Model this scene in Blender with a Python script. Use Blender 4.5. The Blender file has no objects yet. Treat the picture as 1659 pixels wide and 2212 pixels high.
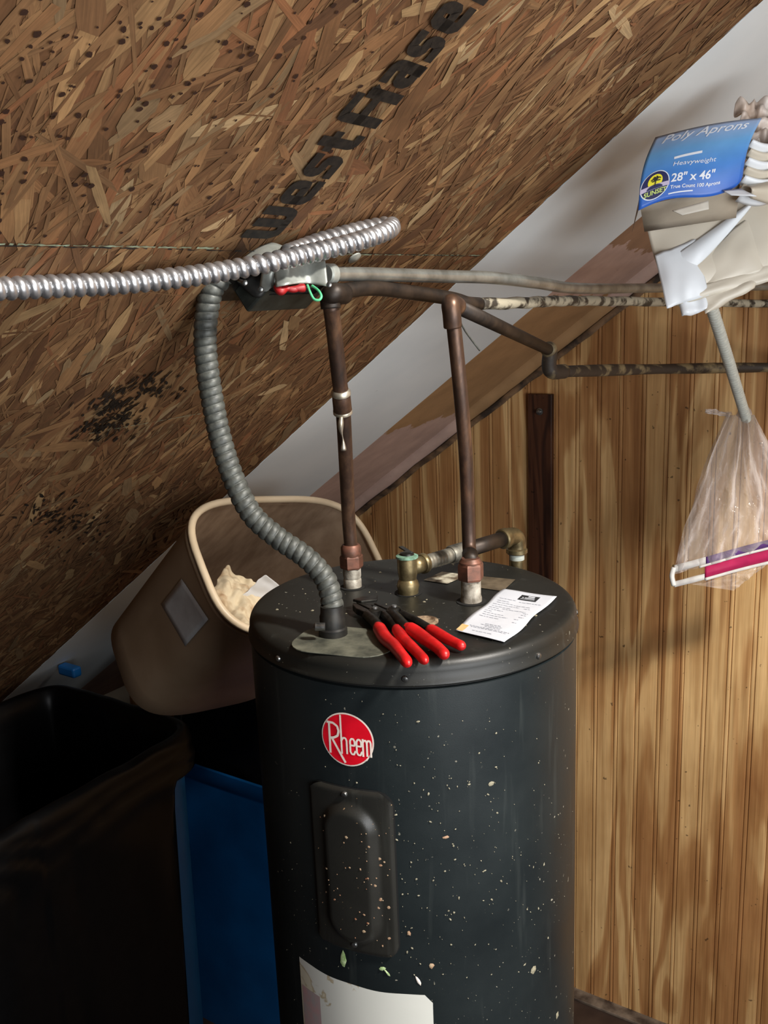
import bpy, bmesh, math, random
import numpy as np
from mathutils import Vector, Matrix, noise as mnoise
R = random.Random(7)
PI = math.pi
SC = bpy.context.scene
COL = SC.collection

# ------------------------------------------------------------------ camera frame (metres, room axes)
ZC = 2.141            # eye height
WALL = 2.377          # panelled wall plane (y)
TS, H0 = .7274, .6117 # roof slope: z = ZC + H0 + TS*x
ANG = math.atan(TS)
f, pit, rol, az = 2000., .2248515, -.0406385, .9774963
def _v(a): return Vector(a)
_rz = Matrix(((math.sin(az), -math.cos(az), 0), (math.cos(az), math.sin(az), 0), (0, 0, 1)))
_F = _v((0, math.cos(pit), -math.sin(pit))); _R = _v((1, 0, 0)); _U = _R.cross(_F)
_R2 = _R*math.cos(rol)+_U*math.sin(rol); _U2 = -_R*math.sin(rol)+_U*math.cos(rol)
F, RX, UX = _rz@_F, _rz@_R2, _rz@_U2
EYE = _v((0, 0, ZC))
def ray(x, y): return (F*f+RX*(x-829.5)-UX*(y-1106)).normalized()
def at(x, y, t): return EYE+ray(x, y)*t
def onz(x, y, z):
    d = ray(x, y); return EYE+d*((z-ZC)/d.z)
def onw(x, y, off=0):
    d = ray(x, y); return EYE+d*((WALL-off)/d.y)
NS = _v((-TS, 0, 1)).normalized()
def onsl(x, y, off=0):
    d = ray(x, y); return EYE+d*((H0*NS.z-off)/d.dot(NS))
# slope coordinates: a up the slope (m), b = y, c = below the surface
SA = _v((math.cos(ANG), 0, math.sin(ANG))); SO = _v((0, 0, ZC+H0))
def sl(a, b, c=0): return SO+SA*a+_v((0, b, 0))-NS*c
def slab(p):
    q = p-SO; return q.dot(SA), q.y

# ------------------------------------------------------------------ materials
def lin(c):
    c = c/255.; return c/12.92 if c <= .04045 else ((c+.055)/1.055)**2.4
def rgb(r, g, b): return (lin(r), lin(g), lin(b), 1)
class NT:
    def __init__(s, name):
        s.m = bpy.data.materials.new(name); s.m.use_nodes = True
        s.t = s.m.node_tree; s.b = s.t.nodes['Principled BSDF']; s.out = s.t.nodes['Material Output']
    def n(s, ty, **k):
        x = s.t.nodes.new(ty)
        for a, v in k.items():
            if hasattr(x, a) and a not in x.inputs: setattr(x, a, v)
        for a, v in k.items():
            if a in x.inputs: x.inputs[a].default_value = v
        return x
    def l(s, a, b): s.t.links.new(a, b)
    def coord(s, kind='Object', scale=(1, 1, 1), rot=(0, 0, 0)):
        c = s.n('ShaderNodeTexCoord'); mp = s.n('ShaderNodeMapping')
        mp.inputs['Scale'].default_value = scale; mp.inputs['Rotation'].default_value = rot
        s.l(c.outputs[kind], mp.inputs[0]); return mp.outputs[0]
    def noise(s, vec, scale, detail=4, rough=.55, dist=0):
        x = s.n('ShaderNodeTexNoise'); x.inputs['Scale'].default_value = scale
        x.inputs['Detail'].default_value = detail; x.inputs['Roughness'].default_value = rough
        x.inputs['Distortion'].default_value = dist; s.l(vec, x.inputs['Vector']); return x.outputs['Fac']
    def ramp(s, fac, stops, interp='LINEAR'):
        x = s.n('ShaderNodeValToRGB'); x.color_ramp.interpolation = interp
        e = x.color_ramp.elements
        while len(e) < len(stops): e.new(.5)
        for i, (p, c) in enumerate(stops):
            e[i].position = p; e[i].color = c if isinstance(c, tuple) else (c, c, c, 1)
        s.l(fac, x.inputs[0]); return x.outputs[0]
    def mix(s, fac, a, b, mode='MIX'):
        x = s.n('ShaderNodeMix'); x.data_type = 'RGBA'; x.blend_type = mode
        for sock, v in ((x.inputs[0], fac), (x.inputs[6], a), (x.inputs[7], b)):
            if hasattr(v, 'links') or hasattr(v, 'is_linked'): s.l(v, sock)
            else: sock.default_value = v
        return x.outputs[2]
    def bump(s, h, strength=.3, dist=.01):
        x = s.n('ShaderNodeBump'); x.inputs['Strength'].default_value = strength
        x.inputs['Distance'].default_value = dist; s.l(h, x.inputs['Height'])
        s.l(x.outputs[0], s.b.inputs['Normal'])
    def set(s, **k):
        for a, v in k.items():
            a = a.replace('_', ' ')
            if hasattr(v, 'is_linked'): s.l(v, s.b.inputs[a])
            else: s.b.inputs[a].default_value = v
        return s.m
def simple(name, c1, c2=None, scale=20, rough=.6, metal=0, bump=0, stretch=(1, 1, 1), spec=.5, lo=.35, hi=.65, coat=0):
    t = NT(name); v = t.coord('Object', stretch)
    nf = t.noise(v, scale)
    col = t.ramp(nf, [(lo, c1), (hi, c2 or c1)])
    if bump: t.bump(nf, bump, .004)
    m = t.set(Base_Color=col, Roughness=rough, Metallic=metal, Specular_IOR_Level=spec)
    if coat: t.b.inputs['Coat Weight'].default_value = coat
    return m

M = {}
# oriented strand board flakes: colour per flake, grain along the flake's own UV
t = NT('osb_strands')
at_ = t.n('ShaderNodeAttribute', attribute_name='Col'); uv = t.n('ShaderNodeUVMap', uv_map='UVMap')
mp = t.n('ShaderNodeMapping'); mp.inputs['Scale'].default_value = (22, 420, 1); t.l(uv.outputs[0], mp.inputs[0])
g = t.noise(mp.outputs[0], 1, 3, .6, .4); gc = t.ramp(g, [(.28, .74), (.72, 1.14)])
c = t.mix(1., at_.outputs['Color'], gc, 'MULTIPLY')
v = t.coord('Object'); big = t.noise(v, 26, 3); bc = t.ramp(big, [(.3, .78), (.7, 1.12)])
c = t.mix(1., c, bc, 'MULTIPLY'); t.bump(g, .12, .0015)
M['osb'] = t.set(Base_Color=c, Roughness=.72, Specular_IOR_Level=.3)
M['ink'] = simple('stencil_ink', rgb(20, 17, 15), rgb(38, 32, 26), 140, .7, spec=.25)
M['glue'] = simple('joint_glue', rgb(150, 165, 140), rgb(96, 90, 66), 60, .6)

# knotty beadboard panelling
def wood(name, d, m_, l_, seed, s=1., rough=.5):
    t = NT(name); v = t.coord('Object', (1, 1, 1))
    mpn = t.n('ShaderNodeMapping'); mpn.inputs['Location'].default_value = (seed, seed*.7, seed*1.3)
    mpn.inputs['Scale'].default_value = (9*s, 1, .8*s); t.l(v, mpn.inputs[0])
    n1 = t.noise(mpn.outputs[0], 1., 2.5, .5, .9)
    w = t.n('ShaderNodeMath', operation='MULTIPLY'); w.inputs[1].default_value = 7.5; t.l(n1, w.inputs[0])
    w2 = t.n('ShaderNodeMath', operation='PINGPONG'); w2.inputs[1].default_value = 1.; t.l(w.outputs[0], w2.inputs[0])
    base = t.ramp(w2.outputs[0], [(.0, l_), (.28, l_), (.52, m_), (1., d)])
    m2 = t.n('ShaderNodeMapping'); m2.inputs['Scale'].default_value = (260, 1, 7); t.l(v, m2.inputs[0])
    fine = t.noise(m2.outputs[0], 1, 4, .6); fc = t.ramp(fine, [(.3, .86), (.7, 1.08)])
    c = t.mix(1., base, fc, 'MULTIPLY')
    m3 = t.n('ShaderNodeMapping'); m3.inputs['Scale'].default_value = (5, 1, 2.2); t.l(v, m3.inputs[0])
    blot = t.noise(m3.outputs[0], 1, 4, .6); bc = t.ramp(blot, [(.35, (.78, .72, .66, 1)), (.62, (1.05, 1.05, 1.05, 1))])
    c = t.mix(1., c, bc, 'MULTIPLY')
    m4 = t.n('ShaderNodeMapping'); m4.inputs['Scale'].default_value = (75, 1, 1.6); t.l(v, m4.inputs[0])
    st = t.noise(m4.outputs[0], 1, 3, .6, .5); stc = t.ramp(st, [(.32, (.76, .70, .64, 1)), (.52, (1, 1, 1, 1)), (.7, (1.12, 1.14, 1.18, 1))]); c = t.mix(1., c, stc, 'MULTIPLY')
    sp = t.noise(v, 60, 2, .5); sc = t.ramp(sp, [(.0, 1.), (.735, 1.), (.76, .35)]); c = t.mix(1., c, sc, 'MULTIPLY')
    t.bump(fine, .12, .002)
    return t.set(Base_Color=c, Roughness=rough, Specular_IOR_Level=.4)
M['pine'] = wood('beadboard_pine', rgb(158, 112, 68), rgb(174, 130, 82), rgb(204, 166, 114), 2.3)
M['batten'] = wood('stained_batten', rgb(40, 21, 13), rgb(56, 30, 18), rgb(72, 42, 26), 5., 2.5, .45)

def painted(name, c1, c2, streak=.1, stain=None):
    t = NT(name); v = t.coord('Object')
    n = t.noise(v, 3.5, 4); c = t.ramp(n, [(.3, c1), (.7, c2)])
    sp = t.noise(v, 34, 5, .7); sc = t.ramp(sp, [(.0, 1.), (.70, 1.), (.76, .62)]); c = t.mix(1., c, sc, 'MULTIPLY')
    f2 = t.noise(v, 220, 2); t.bump(f2, streak, .001)
    return t.set(Base_Color=c, Roughness=.6, Specular_IOR_Level=.35)
M['white'] = painted('white_painted_board', rgb(204, 210, 212), rgb(216, 220, 220))
# torn gypsum paper: brown and pink patches along the strip
t = NT('drywall_paper'); v = t.coord('Object'); sx = t.n('ShaderNodeSeparateXYZ'); t.l(v, sx.inputs[0])
wob = t.noise(v, 14, 5, .65)
def patch(edge, sharp=.004):
    a = t.n('ShaderNodeMath', operation='MULTIPLY_ADD'); a.inputs[1].default_value = .12; t.l(wob, a.inputs[0]); t.l(sx.outputs[0], a.inputs[2])
    r_ = t.n('ShaderNodeMapRange'); r_.inputs['From Min'].default_value = edge; r_.inputs['From Max'].default_value = edge+sharp; t.l(a.outputs[0], r_.inputs[0]); return r_.outputs[0]
pink = rgb(186, 156, 142); tan = rgb(160, 124, 86)
c = t.mix(patch(-1.29+.06), pink, tan); c = t.mix(patch(-.86+.06), c, pink); c = t.mix(patch(-.72+.06), c, rgb(150, 116, 90))
n = t.noise(v, 9, 5, .6); nc = t.ramp(n, [(.32, .80), (.66, 1.06)]); c = t.mix(1., c, nc, 'MULTIPLY')
n = t.noise(v, 40, 4, .7); nc = t.ramp(n, [(.0, 1.), (.69, 1.), (.73, .5)]); c = t.mix(1., c, nc, 'MULTIPLY')
t.bump(wob, .3, .004); M['paper'] = t.set(Base_Color=c, Roughness=.75, Specular_IOR_Level=.25)
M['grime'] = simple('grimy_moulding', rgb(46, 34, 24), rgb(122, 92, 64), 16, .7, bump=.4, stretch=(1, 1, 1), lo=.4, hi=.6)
M['floor'] = simple('floor_dark', rgb(38, 26, 22), rgb(58, 44, 36), 9, .5, bump=.1)
M['ledge'] = simple('floor_edging', rgb(52, 40, 32), rgb(112, 98, 84), 22, .6, bump=.2)
M['plainceil'] = simple('plain_plaster', rgb(120, 110, 98), rgb(140, 130, 116), 6, .8)

# tank paint with food flecks
def enamel(name, base, spec_col, rough=.36):
    t = NT(name); v = t.coord('Object')
    n = t.noise(v, 5, 5, .6); c = t.ramp(n, [(.3, base[0]), (.7, base[1])])
    m2 = t.n('ShaderNodeMapping'); m2.inputs['Scale'].default_value = (60, 60, 5); t.l(v, m2.inputs[0])
    dr = t.noise(m2.outputs[0], 1, 3); dc = t.ramp(dr, [(.60, (0, 0, 0, 1)), (.75, (.010, .011, .010, 1))]); c = t.mix(1., c, dc, 'ADD')
    clus = t.noise(v, 6, 2); cc = t.ramp(clus, [(.42, 0.), (.62, 1.)])
    for sc_, th in ((150, .775), (380, .79)):
        s_ = t.noise(v, sc_, 1.5, .4); fr = t.ramp(s_, [(.0, 0.), (th-.02, 0.), (th, 1.)])
        k = t.mix(1., fr, cc, 'MULTIPLY'); c = t.mix(k, c, spec_col)
    b = t.noise(v, 900, 2); t.bump(b, .10, .0008)
    rr = t.ramp(n, [(.3, rough-.06), (.7, rough+.1)])
    return t.set(Base_Color=c, Roughness=rr, Specular_IOR_Level=.38)
M['tank'] = enamel('tank_enamel', (rgb(22, 27, 29), rgb(30, 36, 37)), rgb(150, 145, 130))
M['lid'] = enamel('lid_enamel', (rgb(22, 23, 21), rgb(31, 31, 28)), rgb(140, 138, 124), .42)
M['panel'] = enamel('cover_enamel', (rgb(30, 30, 28), rgb(40, 39, 35)), rgb(160, 130, 96), .38)
M['seam'] = simple('dark_gap', rgb(8, 8, 8), rgb(14, 14, 13), 30, .7)
M['hole'] = simple('pipe_opening', rgb(8, 8, 7), rgb(13, 12, 10), 30, .85)
M['plate'] = simple('dusty_steel_plate', rgb(66, 68, 60), rgb(126, 126, 110), 26, .6, .35, .3, lo=.4, hi=.7)
M['screw'] = simple('screw_steel', rgb(150, 150, 148), rgb(96, 96, 94), 90, .3, .9)
M['steel'] = simple('galvanised_sheet', rgb(176, 180, 174), rgb(140, 144, 138), 34, .4, .5, .08)
M['boxdark'] = simple('dull_box_steel', rgb(70, 74, 68), rgb(44, 47, 43), 30, .5, .4)  # darker box steel, with the shade on the box put into its colour
M['bx'] = simple('bright_flex_steel', rgb(186, 186, 188), rgb(156, 156, 158), 60, .36, .85)
M['emt'] = simple('conduit_steel', rgb(160, 162, 156), rgb(120, 120, 114), 26, .34, .75)
M['hose'] = simple('grey_flex_jacket', rgb(54, 56, 53), rgb(78, 80, 75), 120, .5, .12, .1)
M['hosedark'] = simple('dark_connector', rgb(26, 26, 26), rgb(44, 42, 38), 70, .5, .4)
def copper():
    t = NT('aged_copper'); v = t.coord('Object'); m2 = t.n('ShaderNodeMapping'); m2.inputs['Scale'].default_value = (1, 1, .35); t.l(v, m2.inputs[0])
    n = t.noise(m2.outputs[0], 34, 5, .65); c = t.ramp(n, [(.28, rgb(38, 29, 24)), (.5, rgb(68, 50, 40)), (.74, rgb(112, 84, 64))])
    rr = t.ramp(n, [(.3, .55), (.7, .34)]); return t.set(Base_Color=c, Roughness=rr, Metallic=.5)
M['copper'] = copper()
M['darkpipe'] = simple('soot_dark_pipe', rgb(28, 22, 18), rgb(52, 41, 32), 40, .5, .4, .1)  # dark pipe metal, tone varied at random
M['copperhex'] = simple('copper_union', rgb(118, 76, 60), rgb(80, 56, 45), 60, .5, .4, .1)
M['brass'] = simple('tarnished_brass', rgb(92, 80, 56), rgb(140, 126, 92), 50, .4, .75, .15)
M['iron'] = simple('galvanised_pipe', rgb(70, 68, 62), rgb(140, 136, 124), 44, .5, .6, .3)
M['ironwhite'] = simple('crusted_nipple', rgb(104, 96, 84), rgb(176, 170, 158), 60, .6, .3, .4)
M['solder'] = simple('solder', rgb(190, 184, 170), rgb(150, 140, 122), 80, .4, .8)
M['verdigris'] = simple('green_corrosion', rgb(120, 158, 138), rgb(78, 104, 84), 120, .8, 0, .3)
M['tape'] = simple('thread_tape', rgb(196, 202, 194), rgb(170, 176, 166), 60, .6)
M['creampipe'] = simple('peeling_cream_paint', rgb(50, 44, 36), rgb(160, 152, 132), 42, .6, 0, .4, lo=.42, hi=.54)
M['mouldpipe'] = simple('peeling_dark_pipe', rgb(44, 34, 25), rgb(120, 104, 74), 26, .65, 0, .4, lo=.5, hi=.62, stretch=(.5, 1, 1))  # dark pipe with paler random mottling
M['red'] = simple('red_dipped_grip', rgb(196, 22, 24), rgb(160, 16, 18), 60, .42, 0, .05)
M['toolsteel'] = simple('dark_tool_steel', rgb(34, 33, 31), rgb(62, 60, 56), 90, .38, .75)
M['toolbright'] = simple('bright_tool_steel', rgb(170, 172, 174), rgb(120, 122, 122), 90, .28, .9)
M['redcloth'] = simple('red_wire', rgb(150, 18, 22), rgb(110, 12, 14), 60, .5)
M['greenwire'] = simple('green_wire', rgb(84, 180, 130), rgb(70, 160, 112), 60, .45)
t = NT('receipt_paper'); v = t.coord('Object'); n = t.noise(v, 6, 4); c = t.ramp(n, [(.3, rgb(184, 189, 198)), (.7, rgb(198, 201, 208))])
t.bump(t.noise(v, 22, 2), .35, .004); M['receipt'] = t.set(Base_Color=c, Roughness=.7, Specular_IOR_Level=.2)
M['print'] = simple('faded_print', rgb(116, 120, 132), rgb(160, 164, 174), 300, .7)
M['black'] = simple('black_print', rgb(30, 32, 34), rgb(22, 24, 26), 90, .6)
M['stain'] = simple('rust_stain', rgb(206, 164, 104), rgb(196, 178, 140), 70, .8)
M['logored'] = simple('sticker_red', rgb(212, 8, 34), rgb(200, 8, 30), 60, .4)
M['logowhite'] = simple('sticker_white', rgb(228, 216, 206), rgb(214, 200, 190), 60, .45)
t = NT('stained_label'); v = t.coord('Object'); n = t.noise(v, 9, 5, .6, .6); c = t.ramp(n, [(.0, rgb(200, 200, 192)), (.565, rgb(206, 206, 198)), (.585, rgb(168, 152, 124)), (.605, rgb(198, 190, 168)), (1., rgb(212, 212, 204))])
M['label'] = t.set(Base_Color=c, Roughness=.5)
M['labelpink'] = simple('label_pink_print', rgb(176, 140, 140), rgb(160, 148, 148), 60, .5)
M['smalllabel'] = simple('soiled_tag', rgb(190, 184, 164), rgb(92, 78, 60), 40, .6, lo=.45, hi=.6)
M['brownlabel'] = simple('brown_plate', rgb(76, 66, 52), rgb(104, 92, 74), 60, .5)
M['grommet'] = simple('dirty_plug', rgb(150, 130, 106), rgb(86, 66, 48), 60, .6, lo=.45)
M['tub'] = simple('tan_plastic', rgb(138, 116, 92), rgb(152, 130, 106), 8, .5, 0, .03)
M['tubin'] = simple('scuffed_tan_plastic', rgb(128, 106, 86), rgb(156, 134, 112), 14, .55, stretch=(1, 3, 1))
M['tubrim'] = simple('pale_rim_plastic', rgb(196, 176, 146), rgb(206, 188, 160), 12, .45)
M['sticker'] = simple('grey_sticker', rgb(186, 188, 190), rgb(170, 170, 172), 30, .5)
M['rag'] = simple('soiled_rag', rgb(206, 190, 160), rgb(150, 112, 72), 24, .85, 0, .5, lo=.5, hi=.72)
M['paperw'] = simple('white_paper', rgb(222, 222, 222), rgb(206, 206, 206), 12, .6)
M['binbag'] = simple('black_liner_plastic', rgb(8, 8, 9), rgb(11, 11, 12), 30, .36, 0, .05)
M['binbag'].node_tree.nodes['Principled BSDF'].inputs['Specular IOR Level'].default_value = .16
M['blue'] = simple('blue_cart_plastic', rgb(10, 88, 150), rgb(9, 78, 136), 10, .42, 0, .03)
M['crumbs'] = simple('food_scraps', rgb(150, 144, 122), rgb(112, 106, 88), 400, .7)
M['leaf'] = simple('green_vegetable_scrap', rgb(190, 208, 160), rgb(130, 158, 96), 160, .6)
M['orange'] = simple('orange_food_scrap', rgb(140, 88, 62), rgb(170, 150, 122), 160, .6)
# header card: printed sky-blue gradient that belongs to the card itself
t = NT('printed_blue_card'); uvn = t.n('ShaderNodeUVMap', uv_map='UVMap'); sx = t.n('ShaderNodeSeparateXYZ'); t.l(uvn.outputs[0], sx.inputs[0])
c = t.ramp(sx.outputs[1], [(.0, rgb(44, 96, 190)), (.35, rgb(62, 124, 200)), (.68, rgb(104, 162, 214)), (1., rgb(158, 176, 208))])
n = t.noise(uvn.outputs[0], 5, 3); nc = t.ramp(n, [(.3, .93), (.7, 1.05)]); c = t.mix(1., c, nc, 'MULTIPLY')
M['card'] = t.set(Base_Color=c, Roughness=.38)
M['cardprint'] = simple('card_white_print', rgb(226, 232, 240), None, 20, .5)
M['navy'] = simple('card_navy_print', rgb(28, 32, 84), None, 20, .5)
M['yellow'] = simple('card_yellow_print', rgb(236, 226, 52), None, 20, .5)
M['palegreen'] = simple('card_green_print', rgb(188, 206, 120), None, 20, .5)
M['lilac'] = simple('card_lilac_print', rgb(190, 180, 206), None, 20, .5)
M['board'] = simple('raw_carton', rgb(150, 138, 122), rgb(168, 156, 138), 12, .75)
M['boardw'] = simple('white_carton_back', rgb(206, 200, 188), rgb(194, 188, 176), 12, .7)
def film(name, col, trans, rough=.35, bmp=.5, sc=30):
    t = NT(name); v = t.coord('Object'); n = t.noise(v, sc, 3, .6, .5); t.bump(n, bmp, .01)
    m = t.set(Base_Color=col, Roughness=rough, Specular_IOR_Level=.6)
    tr = t.n('ShaderNodeBsdfTransparent'); mx = t.n('ShaderNodeMixShader'); lw = t.n('ShaderNodeLayerWeight'); lw.inputs[0].default_value = .45; mr = t.n('ShaderNodeMapRange'); mr.inputs['To Min'].default_value = 1-trans; mr.inputs['To Max'].default_value = min(1, 1.75-trans)
    t.l(lw.outputs['Facing'], mr.inputs[0]); t.l(mr.outputs[0], mx.inputs[0])
    t.l(tr.outputs[0], mx.inputs[1]); t.l(t.b.outputs[0], mx.inputs[2]); t.l(mx.outputs[0], t.out.inputs[0]); return m
M['poly'] = simple('milky_poly_sheet', rgb(196, 186, 168), rgb(214, 206, 190), 5, .42, 0, .1)
M['poly'].node_tree.nodes['Principled BSDF'].inputs['Transmission Weight'].default_value = .0
M['polyb'] = simple('white_poly_sheet', rgb(232, 236, 240), rgb(222, 226, 230), 5, .4, 0, .08)  # white plastic, also used to paint the lit parts of the milky sheet
M['polypink'] = simple('crumpled_film', rgb(190, 168, 150), rgb(206, 200, 196), 9, .4, 0, .3)
M['clear'] = film('clear_bag_film', rgb(220, 210, 204), .84, .10, .6, 22)
M['zipw'] = simple('white_zip', rgb(216, 214, 208), rgb(196, 190, 186), 40, .4)
M['zipr'] = simple('raspberry_zip', rgb(178, 36, 84), rgb(160, 30, 76), 30, .4)
M['zipp'] = simple('violet_zip', rgb(98, 62, 122), rgb(84, 52, 108), 30, .4)
M['cord'] = simple('grey_cord', rgb(204, 208, 198), rgb(186, 190, 182), 120, .6)

# ------------------------------------------------------------------ mesh helpers
def mesh(name, verts, faces, mat, parent=None, smooth=False, mats=None, fm=None):
    me = bpy.data.meshes.new(name); me.from_pydata([tuple(v) for v in verts], [], faces)
    for m_ in (mats or [mat]): me.materials.append(m_)
    if fm:
        for p_, i_ in zip(me.polygons, fm): p_.material_index = i_
    if smooth: me.polygons.foreach_set('use_smooth', [True]*len(me.polygons))
    me.update(); o = bpy.data.objects.new(name, me); COL.objects.link(o)
    if parent:
        o.parent = parent; o.matrix_parent_inverse = Matrix.Translation(-parent.location)
    return o
def thing(name, label, cat, loc, group=None):
    o = bpy.data.objects.new(name, None); COL.objects.link(o); o.location = loc; o.empty_display_size = .02
    o['label'] = label; o['category'] = cat
    if group: o['group'] = group
    return o
def tag(o, label, cat, group=None):
    o['label'] = label; o['category'] = cat
    if group: o['group'] = group
    return o
def struct(o, label=None):
    o['kind'] = 'structure'
    if label: o['label'] = label
    return o
def finish(o, bevel=0, seg=2, sub=0, smooth=True, solid=0):
    if solid:
        s_ = o.modifiers.new('solid', 'SOLIDIFY'); s_.thickness = solid; s_.offset = 0
    if bevel:
        b = o.modifiers.new('bevel', 'BEVEL'); b.width = bevel; b.segments = seg; b.limit_method = 'ANGLE'
    if sub:
        s_ = o.modifiers.new('sub', 'SUBSURF'); s_.levels = s_.render_levels = sub
    if smooth: o.data.polygons.foreach_set('use_smooth', [True]*len(o.data.polygons))
    return o
def catmull(P, n=12):
    P = [Vector(p) for p in P]; Q = [2*P[0]-P[1]]+P+[2*P[-1]-P[-2]]; out = []
    for i in range(1, len(Q)-2):
        for k in range(n):
            u = k/n; a, b, c, d = Q[i-1:i+3]
            out.append(.5*((2*b)+(c-a)*u+(2*a-5*b+4*c-d)*u*u+(3*b-a-3*c+d)*u**3))
    out.append(P[-1]); return out
def on(P, L=1.6):
    d = P[-1]-P[-2]; e = P[-1].copy(); k = L/max(1e-6, d.length)
    e.y = min(e.y, WALL-.06); q = e+d*k; q.y = e.y; m_ = e.lerp(q, .12); return P[:-1]+[e, m_, q]   # carry a pipe run on past the last point
def resample(P, step):
    L = [0.]
    for a, b in zip(P, P[1:]): L.append(L[-1]+(b-a).length)
    n = max(2, int(L[-1]/step)); out = []; j = 0
    for i in range(n+1):
        s = L[-1]*i/n
        while j < len(P)-2 and L[j+1] < s: j += 1
        d = L[j+1]-L[j]; out.append(P[j].lerp(P[j+1], (s-L[j])/d if d else 0))
    return out, L[-1]
def tube_data(P, rad, seg=16, caps=True, base=0):
    """rad: number or function(s, angle) with s the arc length"""
    vs, fs = [], []; nrm = None; s = 0
    for i, p in enumerate(P):
        d = (P[min(i+1, len(P)-1)]-P[max(i-1, 0)]).normalized()
        if nrm is None:
            nrm = d.orthogonal().normalized()
        nrm = (nrm-d*nrm.dot(d)).normalized(); bn = d.cross(nrm)
        if i: s += (p-P[i-1]).length
        for k in range(seg):
            a = 2*PI*k/seg; r_ = rad(s, a) if callable(rad) else rad
            vs.append(p+(nrm*math.cos(a)+bn*math.sin(a))*r_)
    for i in range(len(P)-1):
        for k in range(seg):
            a, b = i*seg+k, i*seg+(k+1) % seg
            fs.append((base+a, base+b, base+b+seg, base+a+seg))
    if caps:
        fs.append(tuple(base+k for k in range(seg))[::-1]); fs.append(tuple(base+(len(P)-1)*seg+k for k in range(seg)))
    return vs, fs
def tube(name, P, rad, mat, parent=None, seg=16, curve=0, step=None, caps=True):
    P = [Vector(p) for p in P]
    if curve: P = catmull(P, curve)
    if step: P, _ = resample(P, step)
    vs, fs = tube_data(P, rad, seg, caps); o = mesh(name, vs, fs, mat, parent, True)
    return o
def lathe(name, prof, c, mat, parent=None, axis=(0, 0, 1), seg=32, smooth=True):
    ax = Vector(axis).normalized(); n = ax.orthogonal().normalized(); b = ax.cross(n); vs, fs = [], []
    for (r_, h) in prof:
        for k in range(seg):
            a = 2*PI*k/seg; vs.append(Vector(c)+ax*h+(n*math.cos(a)+b*math.sin(a))*max(r_, 1e-5))
    for i in range(len(prof)-1):
        for k in range(seg):
            p, q = i*seg+k, i*seg+(k+1) % seg; fs.append((p, q, q+seg, p+seg))
    fs.append(tuple(range(seg))[::-1]); fs.append(tuple((len(prof)-1)*seg+k for k in range(seg)))
    o = mesh(name, vs, fs, mat, parent, False)
    if smooth:
        for p_ in o.data.polygons: p_.use_smooth = len(p_.vertices) == 4
        o.data.set_sharp_from_angle(angle=math.radians(38))
    return o
def boxo(name, c, X, Y, Z, mat, parent=None, bevel=.002):
    c, X, Y, Z = Vector(c), Vector(X)/2, Vector(Y)/2, Vector(Z)/2
    vs = [c+X*i+Y*j+Z*k for k in (-1, 1) for j in (-1, 1) for i in (-1, 1)]
    fs = [(0, 2, 3, 1), (4, 5, 7, 6), (0, 1, 5, 4), (2, 6, 7, 3), (0, 4, 6, 2), (1, 3, 7, 5)]
    o = mesh(name, vs, fs, mat, parent)
    if bevel: finish(o, bevel, 2, smooth=False)
    return o
def hexprof(name, c, r_, h, mat, parent, axis=(0, 0, 1)):
    return lathe(name, [(r_*.93, 0), (r_, h*.12), (r_, h*.88), (r_*.93, h)], c, mat, parent, axis, seg=6, smooth=False)
def screw_head(name, c, n, r_, mat, parent):
    return lathe(name, [(r_, -.001), (r_, r_*.25), (r_*.75, r_*.6), (r_*.3, r_*.72), (0, r_*.72)], c, mat, parent, n, seg=14)
# stroke lettering: polylines with a width, mapped by fn(u, v) to 3-D
def strokes(polys, w, fn, step=.02, rnd=False):
    vs, fs = [], []
    for pl in polys:
        P = [Vector((p[0], p[1], 0)) for p in pl]; P, _ = resample(P, step)
        L, Rr = [], []
        for i, p in enumerate(P):
            d = (P[min(i+1, len(P)-1)]-P[max(i-1, 0)]).normalized(); n = Vector((-d.y, d.x, 0))
            if i == 0: p = p-d*w*.5
            if i == len(P)-1: p = p+d*w*.5
            L.append(p+n*w/2); Rr.append(p-n*w/2)
        b = len(vs)
        for a, c in zip(L, Rr): vs += [fn(a.x, a.y), fn(c.x, c.y)]
        for i in range(len(P)-1): fs.append((b+2*i, b+2*i+1, b+2*i+3, b+2*i+2))
    return vs, fs
def font_text(s, size, fn, bold=0, shear=0, xs=1.):
    """built-in font outline turned to mesh; fn maps (x, y) in text space to 3-D"""
    cu = bpy.data.curves.new('txt', 'FONT'); cu.body = s; cu.size = size; cu.offset = bold; cu.shear = shear; cu.resolution_u = 3
    ob = bpy.data.objects.new('txt', cu); COL.objects.link(ob)
    bpy.context.view_layer.update()
    me = bpy.data.meshes.new_from_object(ob.evaluated_get(bpy.context.evaluated_depsgraph_get()))
    vs = [fn(v.co.x*xs, v.co.y) for v in me.vertices]; fs = [tuple(p.vertices) for p in me.polygons]
    bpy.data.objects.remove(ob); bpy.data.curves.remove(cu); bpy.data.meshes.remove(me); return vs, fs
def disc(fn, cx, cy, rx, ry=None, n=28, a0=0, a1=2*PI):
    ry = ry or rx; vs = [fn(cx, cy)]+[fn(cx+rx*math.cos(a0+(a1-a0)*k/n), cy+ry*math.sin(a0+(a1-a0)*k/n)) for k in range(n+1)]
    return vs, [(0, k+1, k+2) for k in range(n)]
def join(parts):
    vs, fs, fm = [], [], []
    for (v, f_, m_) in parts:
        b = len(vs); vs += v; fs += [tuple(i+b for i in q) for q in f_]; fm += [m_]*len(f_)
    return vs, fs, fm

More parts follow.
